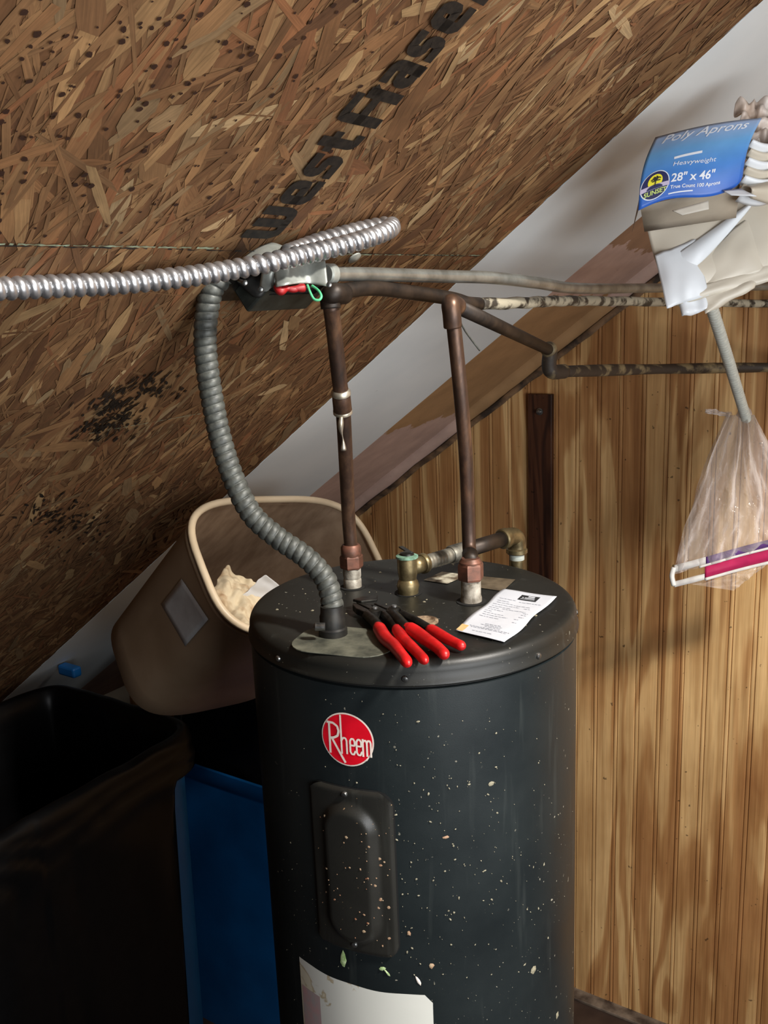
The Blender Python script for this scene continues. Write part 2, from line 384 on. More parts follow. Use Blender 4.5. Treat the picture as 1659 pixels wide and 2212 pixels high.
# ================================================================== ROOM SHELL
XL, XR, YN = -3.1, 2.3, -1.6
vs = [(XL, YN, 0), (XR, YN, 0), (XR, WALL+.02, 0), (XL, WALL+.02, 0)]
vs += [(x, y, -.08) for x, y, _ in vs]
struct(mesh('floor', vs, [(0, 1, 2, 3), (7, 6, 5, 4), (0, 4, 5, 1), (1, 5, 6, 2), (2, 6, 7, 3), (3, 7, 4, 0)], M['floor']))
struct(boxo('trim_1', (-.4, WALL-.02, .004), (3.4, 0, 0), (0, .045, 0), (0, 0, .009), M['ledge'], bevel=.002))
# beadboard wall: flat staves with a double-grooved bead at each joint
def bead_panel(x0, x1, first, sp, z1f):
    xs = []; g = first-math.floor((first-x0)/sp)*sp
    prof = [(-.0075, 0), (-.0062, .0032), (-.0048, .0032), (-.0036, .0004), (0, -.0002), (.0036, .0004), (.0048, .0032), (.0062, .0032), (.0075, 0)]
    xs.append((x0, 0))
    while g < x1:
        for dx, d in prof:
            if x0 < g+dx < x1: xs.append((g+dx, d))
        g += sp
    xs.append((x1, 0)); v_, f_ = [], []
    for x, d in xs: v_ += [(x, WALL+d, 0), (x, WALL+d, z1f(x))]
    for i in range(len(xs)-1): f_.append((2*i, 2*i+2, 2*i+3, 2*i+1))
    b = len(v_); v_ += [(x0, WALL+.05, 0), (x0, WALL+.05, z1f(x0)), (x1, WALL+.05, 0), (x1, WALL+.05, z1f(x1))]
    e = 2*len(xs)-2
    f_ += [(b, b+1, b+3, b+2), (0, 1, b+1, b), (e, b+2, b+3, e+1)]
    return v_, f_
ztop = lambda x: min(ZC+H0+TS*x+.03, 3.3)
v1, f1 = bead_panel(XL, -1.06, -1.3432, .0605, ztop); v2, f2 = bead_panel(-1.06, .7, -.8966, .0607, ztop)
v3, f3 = bead_panel(.7, XR, .7, .0607, lambda x: 3.3)
vv, ff, _ = join([(v1, f1, 0), (v2, f2, 0), (v3, f3, 0)])
struct(mesh('wall_back', vv, ff, M['pine']))
# dark stained batten over the panel joint with a bolt in it
bat = struct(boxo('trim_2', (-1.0605, WALL-.008, .936), (.071, 0, 0), (0, .018, 0), (0, 0, 1.872), M['batten'], bevel=.0015))
p = onw(1166, 889, .019)
lathe('bolt', [(.010, 0), (.010, .002), (.006, .003), (.006, .012), (.002, .013)], p, M['screw'], bat, (0, -1, 0), 14)
# sloped ceiling: structural slab, then the sheets that line it
A0, A1 = -3.75, 1.55
def slope_slab(name, b0, b1, c0, c1, mat, a0=A0, a1=A1, bevel=0):
    v_ = [sl(a, b, c) for c in (c0, c1) for b in (b0, b1) for a in (a0, a1)]
    o = mesh(name, v_, [(0, 1, 3, 2), (4, 6, 7, 5), (0, 4, 5, 1), (2, 3, 7, 6), (0, 2, 6, 4), (1, 5, 7, 3)], mat)
    if bevel: finish(o, bevel, 2, smooth=False)
    return o
EDGE = WALL-.928           # where the strand board stops
deck = struct(slope_slab('ceiling', YN, WALL+.05, -.10, -.014, M['plainceil']))
# strand board built flake by flake
def osb(parent):
    vs, fs, cols, uvs = [], [], [], []
    def poly(P, h, col, uv, tilt=0., ta=0.):
        b = len(vs)
        for (a, bb) in P:
            hh = h+tilt*(a*math.cos(ta)+bb*math.sin(ta)-(P[0][0]*math.cos(ta)+P[0][1]*math.sin(ta)))
            vs.append(sl(a, min(bb, EDGE), hh))
        fs.append(tuple(range(b, b+len(P)))[::-1]); cols.extend([col]*len(P)); uvs.extend(uv[::-1])
        # loops follow reversed order
    a0, a1, b0, b1 = -2.95, .05, .12, EDGE
    vs += [sl(A0, YN, 0), sl(A1, YN, 0), sl(A1, EDGE, 0), sl(A0, EDGE, 0), sl(A0, YN, -.012), sl(A1, YN, -.012), sl(A1, EDGE, -.012), sl(A0, EDGE, -.012)]
    base = [(3, 2, 1, 0), (4, 5, 6, 7), (2, 3, 7, 6)]
    for q in base:
        fs.append(q); cols.extend([rgb(104, 72, 46)]*4); uvs.extend([(0, 0), (1, 0), (1, 1), (0, 1)])
    pal = [((158, 124, 84), 6), ((142, 106, 70), 7), ((124, 88, 57), 6), ((108, 74, 46), 4), ((170, 140, 98), 3), ((192, 166, 124), 1), ((84, 54, 34), 2), ((140, 116, 84), 4), ((128, 82, 52), 3)]
    bag = [c for c, w in pal for _ in range(w)]
    N = 15000
    for i in range(N):
        big = R.random()**1.5
        L = .03+.10*R.random(); W = .005+.034*big*R.random()
        if R.random() < .35: L *= .6; W *= .35
        th = R.gauss(0, .36) if R.random() < .85 else R.uniform(-PI/2, PI/2)
        ca, cb = R.uniform(a0, a1), R.uniform(b0, b1+.01)
        n = 4; top, bot = [], []
        sk = R.uniform(-.5, .5)*W
        for k in range(n+1):
            u = k/n; e = 1.
            wv = W/2*(1-.25*R.random()) if 0 < k < n else W/2*R.uniform(.05, .8)
            x = (u-.5)*L+(R.uniform(-.08, .08)*L if k in (0, n) else 0)
            top.append((x+sk, wv)); bot.append((x-sk, -wv*R.uniform(.7, 1.)))
        P = top+bot[::-1]; ct, st = math.cos(th), math.sin(th)
        W_ = [(ca+x*ct-y*st, cb+x*st+y*ct) for x, y in P]
        c_ = bag[R.randrange(len(bag))]; k_ = R.uniform(.9, 1.1)
        if W < .010 and sum(c_) > 300: c_ = (128, 94, 62)
        k_ *= .94; mf = .28; c_ = [q*(1-mf)+m_*mf for q, m_ in zip(c_, (122, 88, 57))]
        col = rgb(*(min(255, q*k_) for q in c_)); ou = R.random()*40
        hh = .0002+.0011*i/N
        poly(W_, hh, col, [(x+ou, y+ou) for x, y in P], R.uniform(-.006, .006), R.random()*PI)
    # mildew spots and dark chips
    def blob(a, b, ra, rb, th, col, h, n=8):
        P = [(ra*math.cos(2*PI*k/n)*R.uniform(.7, 1.15), rb*math.sin(2*PI*k/n)*R.uniform(.7, 1.15)) for k in range(n)]
        ct, st = math.cos(th), math.sin(th)
        poly([(a+x*ct-y*st, b+x*st+y*ct) for x, y in P], h, col, [(x, y) for x, y in P])
    for i in range(330):
        px, py = R.uniform(-40, 860), R.uniform(-60, 520)
        if R.random() < (px+py*.6)/1500.: continue
        a, b = slab(onsl(px, py)); s_ = R.choice((.0012, .0018, .0024, .0034))
        blob(a, b, s_, s_*R.uniform(.7, 1), R.uniform(0, PI), rgb(48, 27, 16), .0032)
    for (px, py, dx, dy, n) in ((250, 880, 60, 42, 120), (330, 830, 50, 26, 60), (150, 1130, 90, 60, 90), (215, 925, 55, 25, 60), (95, 1105, 60, 40, 40)):
        for k in range(n):
            a, b = slab(onsl(R.gauss(px, dx*.5), R.gauss(py, dy*.5)))
            blob(a, b, R.uniform(.003, .011), R.uniform(.0012, .003), R.gauss(0, .5), rgb(34, 26, 19), .0033)
    me = bpy.data.meshes.new('osb_lining'); me.from_pydata([tuple(v) for v in vs], [], fs)
    me.materials.append(M['osb'])
    ca_ = me.color_attributes.new('Col', 'FLOAT_COLOR', 'CORNER')
    ca_.data.foreach_set('color', np.array(cols, dtype=np.float32).ravel())
    ul = me.uv_layers.new(name='UVMap'); ul.data.foreach_set('uv', np.array(uvs, dtype=np.float32).ravel())
    me.update(); o = bpy.data.objects.new('osb_lining', me); COL.objects.link(o); o.parent = parent
    return o
ob = osb(deck)
# glue lines along the two sheet joints
def ragged_line(name, px0, px1, w, mat, parent, n=60, h=.0036, gaps=True):
    a0_, b0_ = slab(onsl(*px0)); a1_, b1_ = slab(onsl(*px1)); v_, f_ = [], []
    for i in range(n+1):
        u = i/n; a, b = a0_+(a1_-a0_)*u, b0_+(b1_-b0_)*u; ww = w*R.uniform(.3, 1.4); a += R.uniform(-.0006, .0006)
        v_ += [sl(a-ww/2, min(b, EDGE), h), sl(a+ww/2, min(b, EDGE), h)]
        if i < n and not (gaps and R.random() < .22): f_.append((2*i, 2*i+2, 2*i+3, 2*i+1))
    return mesh(name, v_, f_, mat, parent)
ragged_line('joint_line', (-60, 519), (470, 531), .0022, M['glue'], deck, 70)
ragged_line('joint_line', (735, 545), (1034, 548), .0022, M['glue'], deck, 60)
ragged_line('joint_gap', (-60, 522), (1034, 550), .0016, M['seam'], deck, 160)
ragged_line('joint_line', (190, 932), (432, 889), .0013, M['glue'], deck, 50)
# stencilled maker's lettering, block strokes: u along the slope, v towards the room's near side
G = {
 'W': [[(.06, 1), (.06, .30), (.2, .1), (1.2, .1), (1.34, .3), (1.34, .95)], [(.70, .95), (.70, .1)]],
 'e': [[(.0, .42), (.75, .42), (.75, .72), (.62, .82), (.12, .82), (0, .7), (0, .2), (.12, .08), (.8, .08)]],
 's': [[(.78, .82), (.1, .82), (0, .7), (0, .56), (.1, .46), (.66, .46), (.76, .36), (.76, .2), (.66, .08), (0, .08)]],
 't': [[(.32, 1.05), (.32, .2), (.42, .08), (.72, .08)], [(0, .78), (.72, .78)]],
 'F': [[(.06, .0), (.06, 1.12), (.9, 1.12)], [(.06, .56), (.76, .56)]],
 'r': [[(.05, .0), (.05, .82)], [(.05, .62), (.22, .8), (.62, .8)]],
 'a': [[(.05, .82), (.62, .82), (.74, .7), (.74, .04)], [(.74, .46), (.12, .46), (0, .36), (0, .18), (.12, .08), (.74, .08)]],
}
aS, bS = slab(onsl(532, 505)); 
def inkmap(u, v): return sl(aS+u, .882-v*.058/1.0*1.02, .0040+0*R.random())
parts = []; u = .0; S = .058
spans = {'W': (0., .043), 'e': (.0, .043)}
aW = slab(onsl(590, 500))[0]
def putl(ch, pxa, pxb, hh=1.):
    """letter spans the slope between two picture points"""
    a0_, a1_ = slab(onsl(*pxa))[0], slab(onsl(*pxb))[0]; g_ = G[ch]; mx_ = max(p[0] for pl in g_ for p in pl)
    w_ = .0135
    fn = lambda U, V: sl(a0_+U, .878-V, .0041)
    pol = [[((p[0]/mx_)*(a1_-a0_-w_)+w_/2, p[1]*.054) for p in pl] for pl in g_]
    v_, f_ = strokes(pol, w_, fn, .004); parts.append((v_, f_, 0))
putl('W', (565, 512), (622, 442))
putl('e', (632, 436), (676, 384))
putl('s', (682, 378), (722, 330))
putl('t', (727, 326), (762, 284))
putl('F', (772, 268), (824, 206))
putl('r', (816, 212), (838, 186))
putl('a', (842, 180), (888, 128))
putl('s', (896, 120), (942, 70))
putl('e', (950, 62), (1000, 2))
putl('r', (1008, -8), (1040, -46))
v_, f_, _ = join(parts)
ink = mesh('stencil_lettering', v_, f_, M['ink'], deck); ink['label'] = 'black stencilled mill lettering'
# small washer head on the strand board
wsh = lathe('washer', [(.010, 0), (.010, .002), (.006, .004), (.001, .005)], onsl(765, 556, .003), M['steel'], deck, -NS, 18)
# white board, its lower moulding and the torn paper strip down to the panelling
struct(slope_slab('trim_3', EDGE+.002, WALL-.612, -.012, .001, M['white'], bevel=.0006))
struct(slope_slab('trim_4', WALL-.6105, WALL-.447, -.012, .0002, M['white'], bevel=.0006))
struct(slope_slab('trim_6', WALL-.444, WALL+.0, -.012, .000, M['paper'], bevel=.002))
# grimy rounded moulding where paper meets panelling
v_, f_ = [], []
K = 10; NA = 240
for i in range(NA+1):
    a = A0+.6+(A1-A0-.6)*i/NA; wob_ = mnoise.noise(Vector((a*9, 0, 3)))*.004+mnoise.noise(Vector((a*40, 0, 7)))*.0015
    for k in range(K+1):
        th = PI/2*k/K; rr = .030+wob_
        v_.append(sl(a, WALL-rr*math.cos(th)*1.3, rr*math.sin(th)*.95))
for i in range(NA):
    for k in range(K): f_.append((i*(K+1)+k, i*(K+1)+k+1, (i+1)*(K+1)+k+1, (i+1)*(K+1)+k))
struct(finish(mesh('trim_7', v_, f_, M['paper'])))
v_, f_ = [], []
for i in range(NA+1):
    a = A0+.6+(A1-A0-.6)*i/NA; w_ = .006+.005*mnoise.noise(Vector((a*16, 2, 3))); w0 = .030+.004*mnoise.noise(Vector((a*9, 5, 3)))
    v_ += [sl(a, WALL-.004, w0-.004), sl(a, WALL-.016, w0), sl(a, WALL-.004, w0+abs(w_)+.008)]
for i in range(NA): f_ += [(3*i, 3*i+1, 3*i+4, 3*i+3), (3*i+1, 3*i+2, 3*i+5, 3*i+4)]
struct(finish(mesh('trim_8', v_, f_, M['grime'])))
# flat part of the ceiling past the top of the slope, and the end wall under the slope
zt = sl(A1, 0).z
struct(boxo('trim_9', ((sl(A1, 0).x+XR)/2, (YN+WALL)/2, zt+.03), (XR-sl(A1, 0).x+.2, 0, 0), (0, WALL-YN, 0), (0, 0, .06), M['plainceil'], bevel=0))
struct(boxo('trim_10', (.20, 1.715, 2.70), (.05, 0, 0), (0, 1.32, 0), (0, 0, .48), M['plainceil'], bevel=.004))  # added panel out of view that shades the upper wall
zl = ZC+H0+TS*(XL+.05)
struct(boxo('wall_left', (-2.95, (YN+WALL)/2, .33), (.06, 0, 0), (0, WALL-YN, 0), (0, 0, .64), M['plainceil'], bevel=0))

# ================================================================== WATER HEATER
TC = Vector((-.670, 1.055, 0)); TR = .2286; TZ = 1.726
wh = thing('water_heater', 'tall dark charcoal electric water heater speckled with food splashes', 'water heater', (TC.x, TC.y, 0))
def cyl(th, z, off=0):
    a = math.radians(th); return Vector((TC.x+(TR+off)*math.cos(a), TC.y+(TR+off)*math.sin(a), z))
c0 = TC
lathe('body', [(TR-.02, 0), (TR, .02), (TR, 1.0), (TR, 1.690), (TR-.006, 1.692)], c0, M['tank'], wh, seg=128)
lathe('seam_gap', [(TR-.004, 1.690), (TR-.004, 1.696)], c0, M['seam'], wh, seg=96)
prof = [(TR+.0012, 1.6945), (TR+.0030, 1.6965), (TR+.0026, 1.6995), (TR+.0006, 1.7020), (TR+.0004, 1.712)]
for k in range(1, 9):
    th = PI/2*k/8; prof.append((TR-.012+.0124*math.cos(th), 1.712+.014*math.sin(th)))
prof += [(TR-.03, TZ), (TR-.035, TZ-.0008), (.10, TZ-.0008), (.0, TZ-.0008)]
LID = lathe('lid', prof, c0, M['lid'], wh, seg=160)
ZL = TZ-.0006
for th in (-105.95, -60.4, -15.4, 29, 74, 119, 164): screw_head('lid_screw', cyl(th, 1.7049, .0004), (math.cos(math.radians(th)), math.sin(math.radians(th)), 0), .0042, M['screw'], wh)
def lidmap(h=.0006): return lambda x, y: Vector((x, y, ZL+h))
# junction cover plate: long rounded plate, dull with dust
def rrect(fn, c, ux, uy, hx, hy, r_, n=6):
    P = []
    for (sx_, sy_, a0_) in ((1, 1, 0), (-1, 1, PI/2), (-1, -1, PI), (1, -1, 3*PI/2)):
        for k in range(n+1):
            a = a0_+PI/2*k/n; P.append((sx_*(hx-r_)+r_*math.cos(a), sy_*(hy-r_)+r_*math.sin(a)))
    return [fn(*(Vector(c)[:2] if False else (c[0]+ux[0]*x+uy[0]*y, c[1]+ux[1]*x+uy[1]*y))) for x, y in P]
def prism_on(name, ring, off, mat, parent, bevel=0):
    n = len(ring); v_ = [p.copy() for p in ring]+[p+off for p in ring]
    f_ = [tuple(range(n))[::-1], tuple(range(n, 2*n))]+[(k, (k+1) % n, (k+1) % n+n, k+n) for k in range(n)]
    o = mesh(name, v_, f_, mat, parent)
    if bevel: finish(o, bevel, 2, smooth=False)
    return o
cpl = onz(748, 1386, ZL); ux = (onz(843, 1402, ZL)-onz(660, 1384, ZL)).normalized(); uy = Vector((-ux.y, ux.x, 0))
ring = rrect(lambda x, y: Vector((x, y, ZL)), cpl, ux, uy, .066, .047, .034)
prism_on('wiring_cover', ring, Vector((0, 0, .0016)), M['plate'], wh, .0006)
# pipe openings and shallow dimples round them
for nm, q, r1_ in (('cold', (762, 1268), .019), ('valve', (882, 1280), .020), ('hot', (1018, 1299), .021)):
    p = onz(*q, ZL); lathe('pipe_opening', [(r1_, 0), (r1_, .0008), (r1_*.9, .0010)], (p.x, p.y, ZL), M['hole'], wh, seg=28)
p = onz(916, 1343, ZL); lathe('plug', [(.019, 0), (.019, .002), (.015, .0028), (.013, .0014), (.004, .001)], p, M['grommet'], wh, seg=28)
def quad_sheet(name, px, z, h, mat, parent, nx=2, ny=2, wave=0):
    A, B, C_, D_ = [onz(*q, z) for q in px]; v_, f_ = [], []
    for j in range(ny+1):
        for i in range(nx+1):
            u, w_ = i/nx, j/ny; p = (A*(1-u)+B*u)*(1-w_)+(D_*(1-u)+C_*u)*w_
            p.z = z+h+wave*(.5+.5*math.sin(w_*9+u*3)) if wave else z+h
            v_.append(p)
    for j in range(ny):
        for i in range(nx): f_.append((j*(nx+1)+i, j*(nx+1)+i+1, (j+1)*(nx+1)+i+1, (j+1)*(nx+1)+i))
    return mesh(name, v_, f_, mat, parent)
o = quad_sheet('top_label', ((955, 1236), (1010, 1243), (966, 1262), (915, 1254)), ZL, .0008, M['smalllabel'], wh); o['label'] = 'small soiled off-white tag'; finish(o, solid=.0003, smooth=False)
o = quad_sheet('top_label', ((1040, 1246), (1113, 1253), (1086, 1278), (1018, 1268)), ZL, .0008, M['brownlabel'], wh); o['label'] = 'brown rectangular rating tag'; finish(o, solid=.0003, smooth=False)
# round red maker's badge
lg = Vector((-79.4, 1.6208)); 
def bm_(off):
    return lambda x, z: cyl(lg[0]+math.degrees(x/TR), lg[1]+z, off)
RL = .0352
vv, ff, fm = join([disc(bm_(.0006), 0, 0, RL, n=56)+(1,), disc(bm_(.0010), 0, 0, RL*.945, n=56)+(0,)])
rot = -.0
def lb(x, z): return bm_(.0014)(x*RL, z*RL)
w_ = .085
Rl = [[(-.66, .52), (-.66, -.56)], [(-.72, .56), (-.50, .56), (-.34, .46), (-.29, .28), (-.34, .10), (-.5, .0), (-.62, -.02)], [(-.56, -.04), (-.10, -.84)]]
hl = [[(-.20, .88), (-.20, -.52)], [(-.20, -.06), (-.13, .06), (-.04, .06), (.0, -.04), (.0, -.50)]]
def el(x): return [[(x, -.18), (x+.17, -.18), (x+.17, -.02), (x+.12, .07), (x+.05, .07), (x, -.02), (x, -.42), (x+.05, -.51), (x+.13, -.51), (x+.18, -.40)]]
ml = [[(.60, .08), (.60, -.52)], [(.60, -.02), (.65, .06), (.71, .06), (.745, -.02), (.745, -.5)], [(.745, -.02), (.79, .06), (.85, .06), (.885, -.02), (.885, -.52)]]
L1 = strokes(Rl, .085, lb, .05); L2 = strokes(hl+el(.13)+el(.37)+ml, .068, lb, .03)
L3 = disc(lb, .72, -.66, .035, n=10)
vv2, ff2, fm2 = join([(vv, ff, None)]); 
v_, f_, m_ = join([(L1[0], L1[1], 1), (L2[0], L2[1], 1), (L3[0], L3[1], 1)])
b = len(vv); badge = mesh('badge', vv+v_, ff+[tuple(i+b for i in q) for q in f_], None, wh, mats=[M['logored'], M['logowhite']], fm=fm+m_)
badge['label'] = 'round red badge with white lettering'
# access panel with a pressed dome
pc, ph0, ph1 = -79.9, 14.4, None
zc_, zh = 1.4395, .116
def panel_mesh():
    nx, nz = 44, 80; hw = math.radians(ph0)*TR; v_, f_ = [], []
    rad = .021
    for j in range(nz+1):
        for i in range(nx+1):
            x, z = (i/nx*2-1)*hw, (j/nz*2-1)*zh
            # round the outline corners
            ax_, az_ = abs(x), abs(z)
            if ax_ > hw-rad and az_ > zh-rad:
                dx, dz = ax_-(hw-rad), az_-(zh-rad); m2_ = max(dx, dz); l_ = math.hypot(dx, dz)
                if l_ > 0: k_ = m2_/l_; x = math.copysign(hw-rad+dx*k_, x); z = math.copysign(zh-rad+dz*k_, z)
            d = max(abs(x)/hw, abs(z)/zh)
            edge = min(hw-abs(x), zh-abs(z)); h = .0048*min(1, max(0, edge)/.004)**.5
            # dome: long rounded blister
            rx, cap = .0400, .062
            zz = max(0, abs(z+.002)-cap); dd = math.hypot(x/rx, zz/rx)
            tt = max(0, min(1, (1.0-dd)/.36)); h += .0090*(tt*tt*(3-2*tt))
            v_.append(cyl(pc+math.degrees(x/TR), zc_+z, h))
    for j in range(nz):
        for i in range(nx): f_.append((j*(nx+1)+i, j*(nx+1)+i+1, (j+1)*(nx+1)+i+1, (j+1)*(nx+1)+i))
    return v_, f_
v_, f_ = panel_mesh(); pan = finish(mesh('access_panel', v_, f_, M['panel'], wh))
# dark ring just wider than the panel paints the shadow gap round it
v_, f_ = [], []
hw = math.radians(ph0)*TR+.0018
hz_, rg_ = zh+.0018, .023; ringp = []
for (sx_, sz_, a0_) in ((1, 1, 0), (-1, 1, PI/2), (-1, -1, PI), (1, -1, 3*PI/2)):
    for k in range(7): a = a0_+PI/2*k/6; ringp.append((sx_*(hw-rg_)+rg_*math.cos(a), sz_*(hz_-rg_)+rg_*math.sin(a)))
dense = []
for k in range(len(ringp)):
    p_, q_ = ringp[k], ringp[(k+1) % len(ringp)]; m_ = max(1, int(math.hypot(p_[0]-q_[0], p_[1]-q_[1])/.008))
    dense += [(p_[0]+(q_[0]-p_[0])*j/m_, p_[1]+(q_[1]-p_[1])*j/m_) for j in range(m_)]
for x, z in dense: v_ += [cyl(pc+math.degrees(x/TR), zc_+z, .0007), cyl(pc+math.degrees(x*.9/TR), zc_+z*.95, .0007)]
n_ = len(dense)
for k in range(n_): f_.append((2*k, 2*((k+1) % n_), 2*((k+1) % n_)+1, 2*k+1))
mesh('gasket', v_, f_, M['seam'], pan)
for px in ((744, 1716), (766, 2040)):
    d = ray(*px); o2 = (EYE-TC); a_ = d.x**2+d.y**2; b_ = 2*(o2.x*d.x+o2.y*d.y); c_ = o2.x**2+o2.y**2-(TR+.005)**2
    tt = (-b_-math.sqrt(b_*b_-4*a_*c_))/2/a_; X = EYE+d*tt; n_ = Vector((X.x-TC.x, X.y-TC.y, 0)).normalized()
    screw_head('screw', X, n_, .0042, M['screw'], pan)
def oncyl(px, py, off=0):
    d = ray(px, py); o2 = EYE-TC; a_ = d.x**2+d.y**2; b_ = 2*(o2.x*d.x+o2.y*d.y); c_ = o2.x**2+o2.y**2-(TR+off)**2
    X = EYE+d*((-b_-math.sqrt(max(0, b_*b_-4*a_*c_)))/2/a_); return math.degrees(math.atan2(X.y-TC.y, X.x-TC.x)), X.z
# white paper label below
th0, th1, zl1 = -105.8, -55.3, 1.270
v_, f_ = [], []; NX = 40
for i in range(NX+1):
    u_ = i/NX; th = th0+(th1-th0)*u_; top = zl1-max(0, (u_-.95))/.05*.012+.0006*math.sin(u_*17)
    v_ += [cyl(th, .95, .0006), cyl(th, top, .0006)]
for i in range(NX): f_.append((2*i, 2*i+2, 2*i+3, 2*i+1))
lab = mesh('paper_label', v_, f_, M['label'], wh, True); lab['label'] = 'large white stained paper label'
v_, f_ = [], []
for i in range(9): th = -105+9*i/8; v_ += [cyl(th, 1.16, .0009), cyl(th, 1.228-.0045*i*.0, .0009)]
for i in range(8): f_.append((2*i, 2*i+2, 2*i+3, 2*i+1))
mesh('label_print', v_, f_, M['labelpink'], lab)
# dried splashes and vegetable scraps stuck to the enamel
def scraps(name, items, mat, parent):
    v_, f_ = [], []
    for (th, z, sx_, sz_, ang) in items:
        n = 7; b = len(v_); v_.append(cyl(th, z, .0016+min(sx_, sz_)*.25))
        for k in range(n):
            a = 2*PI*k/n; x, y = sx_*math.cos(a)*R.uniform(.6, 1.2), sz_*math.sin(a)*R.uniform(.6, 1.2)
            xx, yy = x*math.cos(ang)-y*math.sin(ang), x*math.sin(ang)+y*math.cos(ang)
            v_.append(cyl(th+math.degrees(xx/TR), z+yy, .0006))
        f_ += [(b, b+1+k, b+1+(k+1) % n) for k in range(n)]
    o = mesh(name, v_, f_, mat, parent, True); return o
it = []
for k in range(330):
    if R.random() < .7: px, py = R.gauss(940, 130), R.gauss(1880, 150)
    else: px, py = R.uniform(620, 1235), R.uniform(1510, 2210)
    if not 615 < px < 1238 or not 1500 < py < 2300: continue
    th, z = oncyl(px, py)
    if abs(th+79.5) < 11 and abs(z-1.62) < .04: continue
    if abs(th-pc) < 14.6 and abs(z-zc_) < .12: continue
    if z < 1.285 and th0-2 < th < th1+2: continue
    s_ = R.choice((.0003, .0004, .0005, .0008, .0013)); it.append((th, z, s_*R.uniform(1, 2.2), s_, R.uniform(0, PI)))
o = scraps('dried_splashes', it, M['crumbs'], wh); o['kind'] = 'stuff'
def px_item(px, py, w_, h_, a): th, z = oncyl(px, py); return (th, z, w_, h_, a)
o = scraps('vegetable_scrap', [px_item(742, 2072, .0042, .0135, -.1)], M['leaf'], wh)
o = scraps('vegetable_scrap', [px_item(826, 2092, .005, .003, .3), px_item(836, 2100, .006, .002, -.9)], M['leaf'], wh)
o = scraps('vegetable_scrap', [px_item(904, 2118, .0026, .007, .4)], M['logowhite'], wh)
o = scraps('vegetable_scrap', [px_item(932, 2086, .0042, .0042, .2)], M['orange'], wh)
o = scraps('vegetable_scrap', [px_item(883, 2016, .0024, .004, .2)], M['orange'], wh)
o = scraps('vegetable_scrap', [px_item(963, 1808, .005, .0022, .1)], M['orange'], wh)
o = scraps('vegetable_scrap', [px_item(1060, 1693, .005, .0032, .3)], M['crumbs'], wh)
o = scraps('vegetable_scrap', [px_item(1151, 2096, .005, .0066, -.3)], M['crumbs'], wh)
o = scraps('vegetable_scrap', [px_item(1203, 2192, .004, .007, -.2)], M['crumbs'], wh)
# flecks on the raised panel
v_, f_ = [], []
for k in range(70):
    px, py = R.uniform(690, 850), R.uniform(1740, 2050)
    if R.random() < .4: px, py = R.gauss(825, 20), R.gauss(1930, 50)
    th, z = oncyl(px, py, .006)
    if abs(th-pc) > 13 or abs(z-zc_) > .108: continue
    x = math.radians(th-pc)*TR; zz = max(0, abs(z-zc_+.002)-.062); dd = math.hypot(x/.040, zz/.040); tt = max(0, min(1, (1-dd)/.36)); h = .0052+.0090*(tt*tt*(3-2*tt))
    s_ = R.choice((.0006, .0009, .0014, .002)); b = len(v_); v_.append(cyl(th, z, h+.0008))
    for q in range(6): a = 2*PI*q/6; v_.append(cyl(th+math.degrees(s_*math.cos(a)*R.uniform(.6, 1.4)/TR), z+s_*math.sin(a)*R.uniform(.6, 1.4), h))
    f_ += [(b, b+1+q, b+1+(q+1) % 6) for q in range(6)]
o = mesh('dried_splashes', v_, f_, M['orange'], pan, True); o['kind'] = 'stuff'
# crumbs on the lid
v_, f_ = [], []
for k in range(120):
    px, py = R.uniform(570, 1215), R.uniform(1215, 1430); p = onz(px, py, ZL)
    if (p-TC).xy.length > TR-.02: continue
    s_ = R.choice((.0005, .0007, .001, .0016)); b = len(v_); v_.append(p+Vector((0, 0, s_)))
    for q in range(5): a = 2*PI*q/5; v_.append(p+Vector((s_*1.5*math.cos(a)*R.uniform(.6, 1.4), s_*1.5*math.sin(a)*R.uniform(.6, 1.4), 0)))
    f_ += [(b, b+1+q, b+1+(q+1) % 5) for q in range(5)]
o = mesh('lid_crumbs', v_, f_, M['crumbs'], wh, True); o['kind'] = 'stuff'

# ================================================================== PIPES ON THE HEATER
# left riser
b1 = onz(762, 1268, ZL); d1 = (b1-EYE).length
p1 = thing('copper_pipe', 'left copper riser with soldered coupling and white solder drips', 'pipe', b1)
lathe('nipple', [(.0135, -.01), (.0135, .012), (.0125, .014), (.0135, .018), (.0135, .034)], b1, M['ironwhite'], p1, seg=24)
hexprof('union_nut', b1+Vector((0, 0, .030)), .0175, .020, M['copperhex'], p1)
lathe('collar', [(.0145, .048), (.0155, .050), (.0150, .062), (.0125, .066)], b1, M['copperhex'], p1, seg=24)
P1 = [b1+Vector((0, 0, .06)), at(757, 1170, d1*.985), at(752, 1100, d1*.965), at(742, 900, 1.235), at(733, 820, 1.205), at(722, 720, 1.175), at(714, 656, 1.155)]
P1 = [P1[0]]+P1[1:]
tube('riser', P1, .0100, M['copper'], p1, 18, curve=6)
c1, c2 = at(736.5, 850, 1.214), at(740.5, 890, 1.229)
dv = (c1-c2).normalized()
lathe('coupling', [(.0112, 0), (.0125, .002), (.0122, (c1-c2).length-.002), (.0112, (c1-c2).length)], c2, M['copper'], p1, dv, 20)
for q in (c1, c2): lathe('solder_ring', [(.0104, -.003), (.0130, -.001), (.0128, .003), (.0104, .006)], q, M['solder'], p1, dv, 20)
tube('solder_drip', [at(737, 900, 1.219), at(736, 925, 1.222), at(741, 950, 1.231), at(742, 972, 1.236)], lambda s, a: .0024+.0016*math.sin(s*160), M['solder'], p1, 8, curve=5)
e1 = at(713, 634, 1.150)
r2_ = at(975, 645, 1.345); 
tube('elbow', [P1[-1]-Vector((0, 0, .006)), P1[-1]+Vector((0, 0, .006)), e1+Vector((.004, .001, -.0)), e1+(r2_-e1).normalized()*.026], .0124, M['darkpipe'], p1, 18, curve=6)
